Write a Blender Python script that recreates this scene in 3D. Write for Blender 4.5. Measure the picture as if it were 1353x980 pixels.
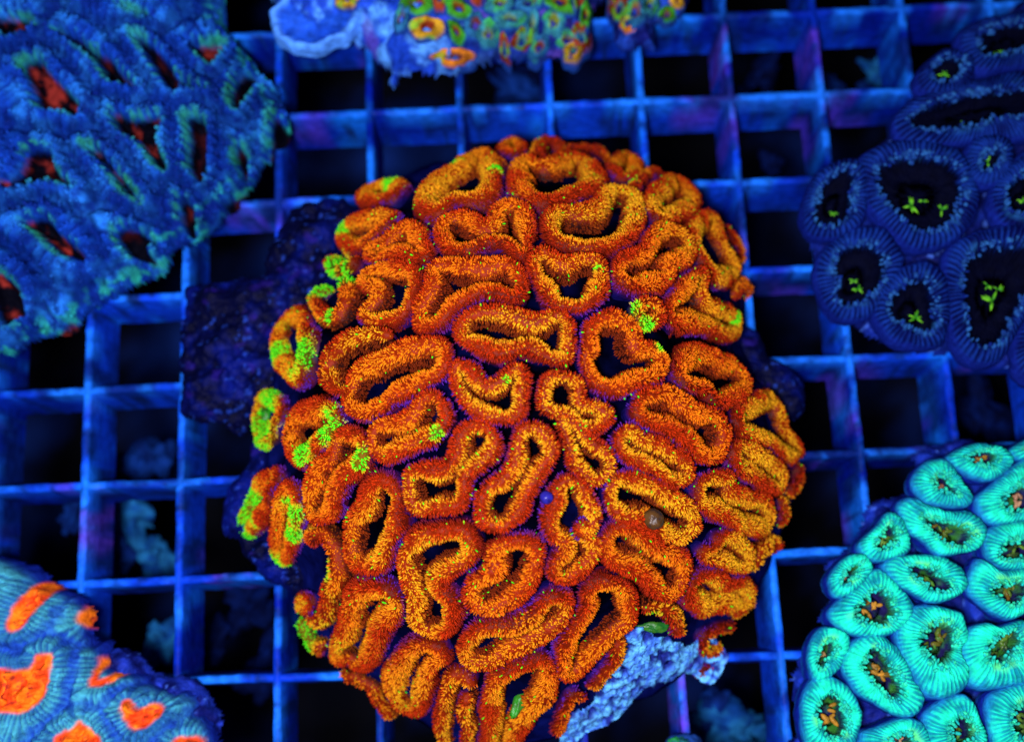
import bpy, math, random
import numpy as np

# ---------------------------------------------------------------- units
# One working unit = 0.112 mm; the grid pitch is 125 units = 14 mm.
S = 0.000112
PITCH = 125.0
rng = np.random.default_rng(7)
random.seed(7)
scene = bpy.context.scene
for o in list(bpy.data.objects):
    bpy.data.objects.remove(o)

# ---------------------------------------------------------------- camera
W, H = 1353.0, 980.0
FPX = 1600.0
CAMQ = (-0.2261, -0.0076, 0.0418)          # tilt, pan, roll of the hand held camera
CAMT = (0.0265 * PITCH, 0.4796 * PITCH, -12.7918 * PITCH)

def rotm(rx, ry, rz):
    c, s = math.cos, math.sin
    X = np.array([[1, 0, 0], [0, c(rx), -s(rx)], [0, s(rx), c(rx)]])
    Y = np.array([[c(ry), 0, s(ry)], [0, 1, 0], [-s(ry), 0, c(ry)]])
    Z = np.array([[c(rz), -s(rz), 0], [s(rz), c(rz), 0], [0, 0, 1]])
    return X @ Y @ Z
RW = rotm(*CAMQ)
CPOS = -RW.T @ np.array(CAMT)
from mathutils import Matrix, Vector
cd = bpy.data.cameras.new('camera')
cam = bpy.data.objects.new('camera', cd)
scene.collection.objects.link(cam)
m = Matrix.Identity(4)
for i in range(3):
    for j in range(3):
        m[i][j] = RW.T[i, j]
    m[i][3] = CPOS[i] * S
cam.matrix_world = m
cd.sensor_width = 36.0
cd.lens = 36.0 * FPX / W
cd.clip_start = 0.002
cd.clip_end = 10.0
cd.dof.use_dof = True
cd.dof.focus_distance = 1300 * S
cd.dof.aperture_fstop = 16.0
scene.camera = cam

# ---------------------------------------------------------------- light
wd = bpy.data.worlds.new('World')
scene.world = wd
wd.use_nodes = True
wd.node_tree.nodes['Background'].inputs[0].default_value = (0.02, 0.06, 0.5, 1)
wd.node_tree.nodes['Background'].inputs[1].default_value = 0.005

def area(name, loc, target, size, power, col):
    l = bpy.data.lights.new(name, 'AREA')
    l.shape = 'RECTANGLE'
    l.size, l.size_y = size
    l.energy = power
    l.color = col
    o = bpy.data.objects.new(name, l)
    scene.collection.objects.link(o)
    o.location = [c * S for c in loc]
    d = Vector([(t - c) for t, c in zip(target, loc)])
    o.rotation_euler = d.to_track_quat('-Z', 'Y').to_euler()
    return o
# the aquarium's LED fixture above the water: one violet-white bank
area('led_bank', (-170, -520, 1720), (0, 0, 0), (0.022, 0.022), 0.74, (0.92, 0.90, 1.0))

scene.view_settings.view_transform = 'Standard'
scene.view_settings.look = 'None'
scene.view_settings.gamma = 1
scene.view_settings.exposure = 0.0
scene.render.engine = 'CYCLES'
scene.cycles.max_bounces = 4
scene.cycles.diffuse_bounces = 1
scene.cycles.glossy_bounces = 2

# ---------------------------------------------------------------- numeric helpers
def vnoise(p, seed=0):
    p = np.asarray(p, float)
    i = np.floor(p).astype(np.int64)
    f = p - i
    f = f * f * (3 - 2 * f)
    def h(a, b, c):
        n = (a * 374761393 + b * 668265263 + c * 2147483647 + seed * 1274126177) & 0xffffffff
        n = ((n ^ (n >> 13)) * 1274126177) & 0xffffffff
        n = n ^ (n >> 16)
        return (n & 0xffff) / 65535.0
    r = 0
    for dx in (0, 1):
        for dy in (0, 1):
            for dz in (0, 1):
                w = (f[..., 0] if dx else 1 - f[..., 0]) * (f[..., 1] if dy else 1 - f[..., 1]) * (f[..., 2] if dz else 1 - f[..., 2])
                r = r + w * h(i[..., 0] + dx, i[..., 1] + dy, i[..., 2] + dz)
    return r * 2 - 1
def fbm(p, scale, octv=4, seed=0):
    p = np.asarray(p, float) / scale
    a, r = 1.0, 0
    for k in range(octv):
        r = r + a * vnoise(p + 17.3 * k, seed + k)
        p = p * 2.03
        a *= 0.5
    return r
def sstep(a, b, x):
    t = np.clip((x - a) / (b - a), 0, 1)
    return t * t * (3 - 2 * t)
def mix(a, b, t):
    a = np.asarray(a, float); b = np.asarray(b, float); t = np.asarray(t, float)
    if t.ndim and (a.ndim == 1 or a.ndim == t.ndim + 1):
        t = t[..., None]
    return a * (1 - t) + b * t
def Z(region, pts):
    """points read in an enlarged crop (origin x, origin y, factor) -> photograph coordinates"""
    ox, oy, k = region
    return [(ox + x / k, oy + y / k) for x, y in pts]
def rays(px):
    px = np.asarray(px, float).reshape(-1, 2)
    d = np.stack([(px[:, 0] - W / 2) / FPX, -(px[:, 1] - H / 2) / FPX, -np.ones(len(px))], 1)
    d = d @ RW
    return d / np.linalg.norm(d, axis=1)[:, None]
def plane_hit(px, z=0.0):
    d = rays(px)
    t = (z - CPOS[2]) / d[:, 2]
    return CPOS + d * t[:, None]
def hit(px, surf, ztop=520.0, zlow=-260.0, n=140):
    d = rays(px)
    best = np.full(len(d), np.nan)
    zs = np.linspace(ztop, zlow, n)
    prev = None
    for z in zs:
        t = (z - CPOS[2]) / d[:, 2]
        p = CPOS + d * t[:, None]
        g = z - surf(p[:, 0], p[:, 1])
        if prev is not None:
            zc = np.where((prev[1] > 0) & (g <= 0) & np.isnan(best))[0]
            if len(zc):
                fr = prev[1][zc] / (prev[1][zc] - g[zc] + 1e-9)
                best[zc] = prev[0] + (z - prev[0]) * fr
        prev = (z, g)
    best = np.where(np.isnan(best), zlow, best)
    t = (best - CPOS[2]) / d[:, 2]
    return CPOS + d * t[:, None]
def catmull(p, closed, step):
    p = np.asarray(p, float)
    n = len(p)
    out = []
    segs = n if closed else n - 1
    for i in range(segs):
        if closed:
            a, b, c, d = p[(i - 1) % n], p[i], p[(i + 1) % n], p[(i + 2) % n]
        else:
            a, b, c, d = p[max(i - 1, 0)], p[i], p[i + 1], p[min(i + 2, n - 1)]
        k = max(4, int(np.linalg.norm(c - b) / 1.0))
        t = np.linspace(0, 1, k, endpoint=False)[:, None]
        out.append(0.5 * (2 * b + (c - a) * t + (2 * a - 5 * b + 4 * c - d) * t ** 2 + (3 * b - a - 3 * c + d) * t ** 3))
    q = np.concatenate(out + ([] if closed else [p[-1:]]))
    if closed:
        q = np.concatenate([q, q[:1]])
    L = np.concatenate([[0], np.cumsum(np.linalg.norm(np.diff(q, axis=0), axis=1))])
    m_ = max(8, int(L[-1] / step))
    s = np.linspace(0, L[-1], m_, endpoint=not closed)
    return np.stack([np.interp(s, L, q[:, k]) for k in range(q.shape[1])], 1)
def poly_sd(poly, x, y):
    """signed distance (negative inside), arc length of the nearest boundary point"""
    poly = np.asarray(poly, float)[:, :2]
    n = len(poly)
    best = np.full(x.shape, 1e18)
    arc = np.zeros(x.shape)
    ins = np.zeros(x.shape, bool)
    L = 0.0
    for i in range(n):
        a, b = poly[i], poly[(i + 1) % n]
        e = b - a
        l2 = max(e @ e, 1e-9)
        t = np.clip(((x - a[0]) * e[0] + (y - a[1]) * e[1]) / l2, 0, 1)
        d = (x - a[0] - t * e[0]) ** 2 + (y - a[1] - t * e[1]) ** 2
        le = math.sqrt(l2)
        mk = d < best
        best = np.where(mk, d, best)
        arc = np.where(mk, L + t * le, arc)
        L += le
        c = ((a[1] > y) != (b[1] > y)) & (x < (b[0] - a[0]) * (y - a[1]) / (b[1] - a[1] + 1e-12) + a[0])
        ins ^= c
    d = np.sqrt(best)
    return np.where(ins, -d, d), arc

# ---------------------------------------------------------------- object helpers
COL = scene.collection
def make(name, verts, faces, mat, parent=None, cols=None, smooth=True, origin=None):
    """verts in working units; faces: list of (n, k) index arrays"""
    verts = np.asarray(verts, float)
    if origin is None:
        origin = np.zeros(3) if parent is None else np.array(parent['_o'])
    v = ((verts - origin) * S).astype(np.float32)
    me = bpy.data.meshes.new(name)
    fl = [np.asarray(f, np.int32) for f in faces if len(f)]
    loops = np.concatenate([f.ravel() for f in fl])
    tot = np.concatenate([np.full(len(f), f.shape[1], np.int32) for f in fl])
    start = np.concatenate([[0], np.cumsum(tot)[:-1]]).astype(np.int32)
    me.vertices.add(len(v)); me.vertices.foreach_set('co', v.ravel())
    me.loops.add(len(loops)); me.loops.foreach_set('vertex_index', loops)
    me.polygons.add(len(tot)); me.polygons.foreach_set('loop_start', start)
    me.polygons.foreach_set('use_smooth', np.full(len(tot), smooth))
    me.update(calc_edges=True)
    me.validate()
    if cols is not None:
        ca = me.color_attributes.new('pigment', 'FLOAT_COLOR', 'POINT')
        c4 = np.ones((len(v), 4), np.float32); c4[:, :3] = np.clip(cols, 0, 1)
        ca.data.foreach_set('color', c4.ravel())
    me.materials.append(mat)
    o = bpy.data.objects.new(name, me)
    COL.objects.link(o)
    o['_o'] = [float(c) for c in origin]
    if parent is not None:
        o.parent = parent
    else:
        o.location = [c * S for c in origin]
    return o
def thing(name, label, cat, base=(0, 0, 0), group=None):
    o = bpy.data.objects.new(name, None)
    COL.objects.link(o)
    o.empty_display_size = 0.005
    o.location = [c * S for c in base]
    o['_o'] = [float(c) for c in base]
    o['label'] = label; o['category'] = cat
    if group: o['group'] = group
    return o
def grid_faces(n, m_, wrap_n=False, wrap_m=False):
    i = np.arange(n if wrap_n else n - 1); j = np.arange(m_ if wrap_m else m_ - 1)
    I, J = np.meshgrid(i, j, indexing='ij')
    I2, J2 = (I + 1) % n, (J + 1) % m_
    return np.stack([I * m_ + J, I2 * m_ + J, I2 * m_ + J2, I * m_ + J2], -1).reshape(-1, 4)

# ---------------------------------------------------------------- materials
def nmat(name, rough=0.5, spec=0.4, pigment=True, col=(0.5, 0.5, 0.5), bump=0.0, bscale=900, var=0.0, vscale=300, sss=0.0, coat=0.0):
    mt = bpy.data.materials.new(name)
    mt.use_nodes = True
    nt = mt.node_tree
    b = nt.nodes['Principled BSDF']
    b.inputs['Roughness'].default_value = rough
    b.inputs['Specular IOR Level'].default_value = spec
    b.inputs['Coat Weight'].default_value = coat
    b.inputs['Coat Roughness'].default_value = 0.15
    tc = nt.nodes.new('ShaderNodeTexCoord')
    if pigment:
        a = nt.nodes.new('ShaderNodeAttribute'); a.attribute_name = 'pigment'
        src = a.outputs['Color']
    else:
        r = nt.nodes.new('ShaderNodeRGB'); r.outputs[0].default_value = (*col, 1)
        src = r.outputs[0]
    if var > 0:
        n = nt.nodes.new('ShaderNodeTexNoise'); n.inputs['Scale'].default_value = vscale; n.inputs['Detail'].default_value = 6
        nt.links.new(tc.outputs['Object'], n.inputs['Vector'])
        rp = nt.nodes.new('ShaderNodeMapRange')
        rp.inputs[1].default_value = 0.3; rp.inputs[2].default_value = 0.7
        rp.inputs[3].default_value = 1 - var; rp.inputs[4].default_value = 1 + var
        nt.links.new(n.outputs['Fac'], rp.inputs[0])
        mx = nt.nodes.new('ShaderNodeVectorMath'); mx.operation = 'SCALE'
        nt.links.new(src, mx.inputs[0]); nt.links.new(rp.outputs[0], mx.inputs['Scale'])
        src = mx.outputs[0]
    nt.links.new(src, b.inputs['Base Color'])
    if sss > 0:
        b.inputs['Subsurface Weight'].default_value = sss
        b.inputs['Subsurface Scale'].default_value = 0.0008
    if bump > 0:
        n2 = nt.nodes.new('ShaderNodeTexNoise'); n2.inputs['Scale'].default_value = bscale; n2.inputs['Detail'].default_value = 5
        nt.links.new(tc.outputs['Object'], n2.inputs['Vector'])
        bp = nt.nodes.new('ShaderNodeBump'); bp.inputs['Strength'].default_value = bump; bp.inputs['Distance'].default_value = 0.0004
        nt.links.new(n2.outputs['Fac'], bp.inputs['Height'])
        nt.links.new(bp.outputs['Normal'], b.inputs['Normal'])
    return mt
M_papilla = nmat('papilla_tissue', 0.55, 0.04, var=0.15, vscale=2500)
M_polyp = nmat('polyp_tissue', 0.5, 0.08, var=0.25, vscale=1500, bump=0.5, bscale=2500)
M_tissue = nmat('shaded_tissue', 0.9, 0.0, var=0.5, vscale=500, bump=0.3, bscale=900)
M_rock = nmat('encrusted_rock', 0.6, 0.06, var=0.45, vscale=700, bump=1.0, bscale=1200)
M_flesh = nmat('fleshy_tissue', 0.7, 0.02, var=0.3, vscale=900, bump=0.6, bscale=1800)
M_skel = nmat('bare_skeleton', 0.75, 0.08, var=0.25, vscale=1200, bump=1.0, bscale=1600)
M_plastic = nmat('grid_plastic', 0.45, 0.03, var=0.35, vscale=700, bump=0.35, bscale=700)
M_floor = nmat('tank_floor', 0.9, 0.1, var=0.6, vscale=60)
M_rubble = nmat('rubble', 0.8, 0.03, var=0.5, vscale=400, bump=1, bscale=600)
M_gloss = nmat('wet_tissue', 0.3, 0.15, var=0.25, vscale=1200, bump=0.4, bscale=1500)

# ================================================================ SETTING
# ---- tank floor far below the grid, coloured dark in place of light falloff
nf = 160
gx = np.linspace(-2600, 2600, nf)
X, Y = np.meshgrid(gx, gx, indexing='ij')
Zf = -900 + 25 * fbm(np.stack([X, Y, 0 * X], -1), 300, 3, 3)
Pf = np.stack([X, Y, Zf], -1)
fl = make('tank_floor', Pf.reshape(-1, 3), [grid_faces(nf, nf)], M_floor, None, mix((0.0001, 0.0004, 0.003), (0.002, 0.014, 0.11), sstep(-0.1, 0.8, fbm(Pf, 170, 4, 8))).reshape(-1, 3))
fl['kind'] = 'structure'

# ---- egg crate light-diffuser grid: tapered crossing slats
crate = thing('egg_crate_grid', 'blue-tinted plastic egg crate grid of crossing slats under the corals', 'grid')
VIO = [(*plane_hit([(x, y)], 0)[0, :2], r) for x, y, r in [(907, 930, 62), (108, 690, 50), (240, 970, 45), (1078, 60, 40), (960, 60, 36), (300, 770, 30)]]
def slat(axis, pos, a0, a1, top, seed):
    n = int((a1 - a0) / 6)
    u = np.linspace(a0, a1, n)
    prof = [(-1, -1.0), (-0.78, -0.5), (-0.62, -0.06), (-0.44, 0.0), (0.44, 0.0), (0.62, -0.06), (0.78, -0.5), (1, -1.0)]
    hw_b, depth = 8.6, 96.0
    V = np.zeros((n, len(prof), 3))
    for k, (l, d) in enumerate(prof):
        p = np.stack([u, np.full(n, pos + l * 10), np.full(n, d * depth)], -1)
        wob = 0.5 * fbm(p, 60, 2, seed) + 0.9 * vnoise(p / 9.0, seed + 5) * (abs(l) > 0.3)
        z = np.full(n, d * depth + top) + (0.5 * fbm(p, 14, 2, seed + 9) if d > -0.3 else 0)
        lat = pos + l * hw_b + wob + 1.1 * fbm(np.stack([u, 0 * u + pos, 0 * u], -1), 220, 2, seed + 2)
        V[:, k] = np.stack([u, lat, z], -1) if axis == 'x' else np.stack([lat, u, z], -1)
    f = grid_faces(n, len(prof))
    if axis == 'x': f = f[:, ::-1]
    P = V.reshape(-1, 3)
    big = fbm(P, 160, 3, 41) * 0.5 + 0.5
    sp = fbm(P, 22, 3, 52)
    c = mix((0.0008, 0.008, 0.22), (0.003, 0.045, 0.60), sstep(0.25, 0.8, big))  # blue of the lamp light put into the plastic's base colour
    c = mix(c, (0.006, 0.16, 0.80), sstep(0.35, 0.9, fbm(P, 55, 3, 77)) * 0.7)      # pale film
    c = mix(c, (0.07, 0.03, 0.50), sstep(0.45, 0.9, fbm(P, 90, 3, 63)) * 0.7)     # violet coralline film
    c = mix(c, (0.003, 0.015, 0.10), sstep(0.55, 0.95, sp))                         # dark specks
    c = mix(c, (0.002, 0.012, 0.10), sstep(-0.05, 0.6, fbm(P * [1, 1, 2.0], 46, 4, 88)) * 0.85)     # algae stains
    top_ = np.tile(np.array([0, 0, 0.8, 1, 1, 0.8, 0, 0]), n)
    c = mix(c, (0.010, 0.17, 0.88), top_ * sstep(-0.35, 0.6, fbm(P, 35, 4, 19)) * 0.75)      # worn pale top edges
    c = mix(c, (0.003, 0.02, 0.14), sstep(0.62, 0.85, fbm(P, 12, 3, 20)) * 0.8)
    for vx, vy, vr in VIO:
        dv = np.hypot(P[:, 0] - vx, P[:, 1] - vy)
        c = mix(c, (0.09, 0.03, 0.48), (1 - sstep(vr * .5, vr, dv + 12 * fbm(P, 20, 2, 5))) * sstep(-0.5, 0.6, fbm(P, 16, 3, 6)) * 0.75)
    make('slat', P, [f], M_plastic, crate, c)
C0, C1, R0, R1 = -3, 12, -4, 9
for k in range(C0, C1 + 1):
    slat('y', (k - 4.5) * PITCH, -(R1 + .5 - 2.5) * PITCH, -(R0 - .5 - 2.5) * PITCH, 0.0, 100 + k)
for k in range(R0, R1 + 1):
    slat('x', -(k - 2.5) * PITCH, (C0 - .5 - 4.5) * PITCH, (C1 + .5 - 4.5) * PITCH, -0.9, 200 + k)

# ================================================================ CORAL TOOLS
def papillae(pos, nrm, tan, length, rad, root, tip, parent, name='papillae', mat=None, sides=5):
    """thousands of little finger-like bumps in one mesh"""
    n = len(pos)
    if n == 0: return
    b = np.cross(nrm, tan); b /= np.linalg.norm(b, axis=1)[:, None] + 1e-9
    t2 = np.cross(b, nrm)
    a = np.linspace(0, 2 * np.pi, sides, endpoint=False)[None, :] + rng.uniform(0, 6, (n, 1))
    ring = np.cos(a)[..., None] * t2[:, None] + np.sin(a)[..., None] * b[:, None]
    r = rad[:, None, None]; L = length[:, None, None]
    V0 = pos[:, None] + ring * r - nrm[:, None] * 0.8
    V1 = pos[:, None] + ring * r * 0.95 + nrm[:, None] * L * 0.6
    V2 = pos[:, None] + nrm[:, None] * L
    V = np.concatenate([V0, V1, V2], 1)
    k = 2 * sides + 1
    base = (np.arange(n) * k)[:, None]
    i = np.arange(sides); j = (i + 1) % sides
    q = np.stack([i, j, sides + j, sides + i], 1)
    t = np.stack([sides + i, sides + j, np.full(sides, 2 * sides)], 1)
    Q = (base[:, :, None] + q[None]).reshape(-1, 4)
    T = (base[:, :, None] + t[None]).reshape(-1, 3)
    Cc = np.concatenate([np.repeat(root[:, None], sides, 1), np.repeat(mix(root, tip, np.full(n, .7))[:, None], sides, 1), tip[:, None]], 1)
    o = make(name, V.reshape(-1, 3), [Q, T], mat or M_papilla, parent, Cc.reshape(-1, 3))
    o['kind'] = 'stuff'
    return o

def normals_of(V, wrap_n):
    if wrap_n:
        du = np.roll(V, -1, 0) - np.roll(V, 1, 0)
    else:
        du = np.gradient(V, axis=0)
    dv = np.gradient(V, axis=1)
    nn = np.cross(du, dv)
    return nn / (np.linalg.norm(nn, axis=-1)[..., None] + 1e-9), du

o_surf = [None]
def sheet(name, outline_px, zpl, Hh, L, mat, colf, parent=None, step=3.0, hfun=None, bump=4.0, bscale=40, seed=0, z0=1.5, edge=6):
    """a lumpy crust or flesh whose outline is traced, rising from its rim"""
    ol = catmull(plane_hit(outline_px, zpl)[:, :2], True, 8)
    lo, hi = ol.min(0) - 4, ol.max(0) + 4
    xs = np.arange(lo[0], hi[0], step); ys = np.arange(lo[1], hi[1], step)
    X, Y = np.meshgrid(xs, ys, indexing='ij')
    d, arc = poly_sd(ol, X, Y)
    P = np.stack([X, Y, 0 * X], -1)
    d = d + edge * fbm(P, 26, 3, seed + 4)
    inside = d < 0
    t = np.clip(-d / L, 0, 1)
    z = z0 + Hh * np.sqrt(np.clip(1 - (1 - t) ** 2, 0, 1))
    z = z + bump * fbm(P, bscale, 4, seed) * np.clip(-d / 12, 0, 1)
    ex = {}
    if hfun is not None:
        dz, ex = hfun(X, Y, d)
        z = z + dz
    P = np.stack([X, Y, np.maximum(z, z0)], -1)
    cols = colf(P, d, ex)
    idx = -np.ones(X.shape, int)
    f = grid_faces(*X.shape)
    ok = inside.ravel()[f].all(1)
    f = f[ok]
    used = np.unique(f)
    remap = -np.ones(X.size, int); remap[used] = np.arange(len(used))
    o = make(name, P.reshape(-1, 3)[used], [remap[f]], mat, parent, cols.reshape(-1, 3)[used])
    zz = P[..., 2]
    def sf_(x, y):
        i = np.clip(((x - xs[0]) / step).astype(int), 0, len(xs) - 1); j = np.clip(((y - ys[0]) / step).astype(int), 0, len(ys) - 1)
        v = np.where(inside[i, j], zz[i, j], 1.0)
        return np.where((x < xs[0]) | (y < ys[0]) | (x > xs[-1]) | (y > ys[-1]), 1.0, v)
    o_surf[0] = sf_
    return o, (X, Y, P, d, ex)

# ================================================================ THE ORANGE BRAIN CORAL
SIL = [(675, 184), (725, 182), (790, 197), (850, 214), (915, 237), (958, 285), (983, 330), (992, 385), (995, 450), (1018, 490), (1048, 545),
       (1063, 600), (1061, 650), (1046, 700), (1030, 750), (1003, 800), (960, 845), (915, 895), (850, 935), (790, 958), (740, 985), (660, 1000), (600, 995), (530, 950), (470, 915),
       (428, 880), (395, 830), (375, 770), (345, 740), (315, 690), (320, 640), (328, 560), (335, 520), (352, 440), (395, 380), (425, 320), (450, 270), (490, 237), (545, 210), (610, 192)]
silw = catmull(plane_hit(SIL, 30)[:, :2], True, 5)
CC = plane_hit([(700, 590)], 30)[0, :2]
sa = np.arctan2(silw[:, 1] - CC[1], silw[:, 0] - CC[0])
sr = np.hypot(silw[:, 1] - CC[1], silw[:, 0] - CC[0])
o_ = np.argsort(sa)
sa, sr = sa[o_], sr[o_]
sa = np.concatenate([sa - 2 * np.pi, sa, sa + 2 * np.pi]); sr = np.concatenate([sr] * 3)
DOME_H, DOME_P, DOME_Z = 300.0, 2.3, 10.0
RIDGE = 32.0
def dome_rho(x, y):
    th = np.arctan2(y - CC[1], x - CC[0])
    R = np.interp(th, sa, sr) - 9
    return np.hypot(x - CC[0], y - CC[1]) / R
def dome(x, y, off=0.0):
    rho = dome_rho(x, y)
    return DOME_Z + off + DOME_H * (1 - rho ** DOME_P)
def dome_n(x, y):
    e = 6.0
    gx = (dome(x + e, y) - dome(x - e, y)) / (2 * e)
    gy = (dome(x, y + e) - dome(x, y - e)) / (2 * e)
    n = np.stack([-gx, -gy, np.ones_like(gx)], -1)
    return n / np.linalg.norm(n, axis=-1)[..., None]

q1 = (300, 160, 3.38); q2 = (670, 160, 3.38); q3 = (300, 430, 3.38); q4 = (670, 430, 3.38); q5 = (300, 690, 3.38); q6 = (670, 690, 3.38); ph = (0, 0, 1)
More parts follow.
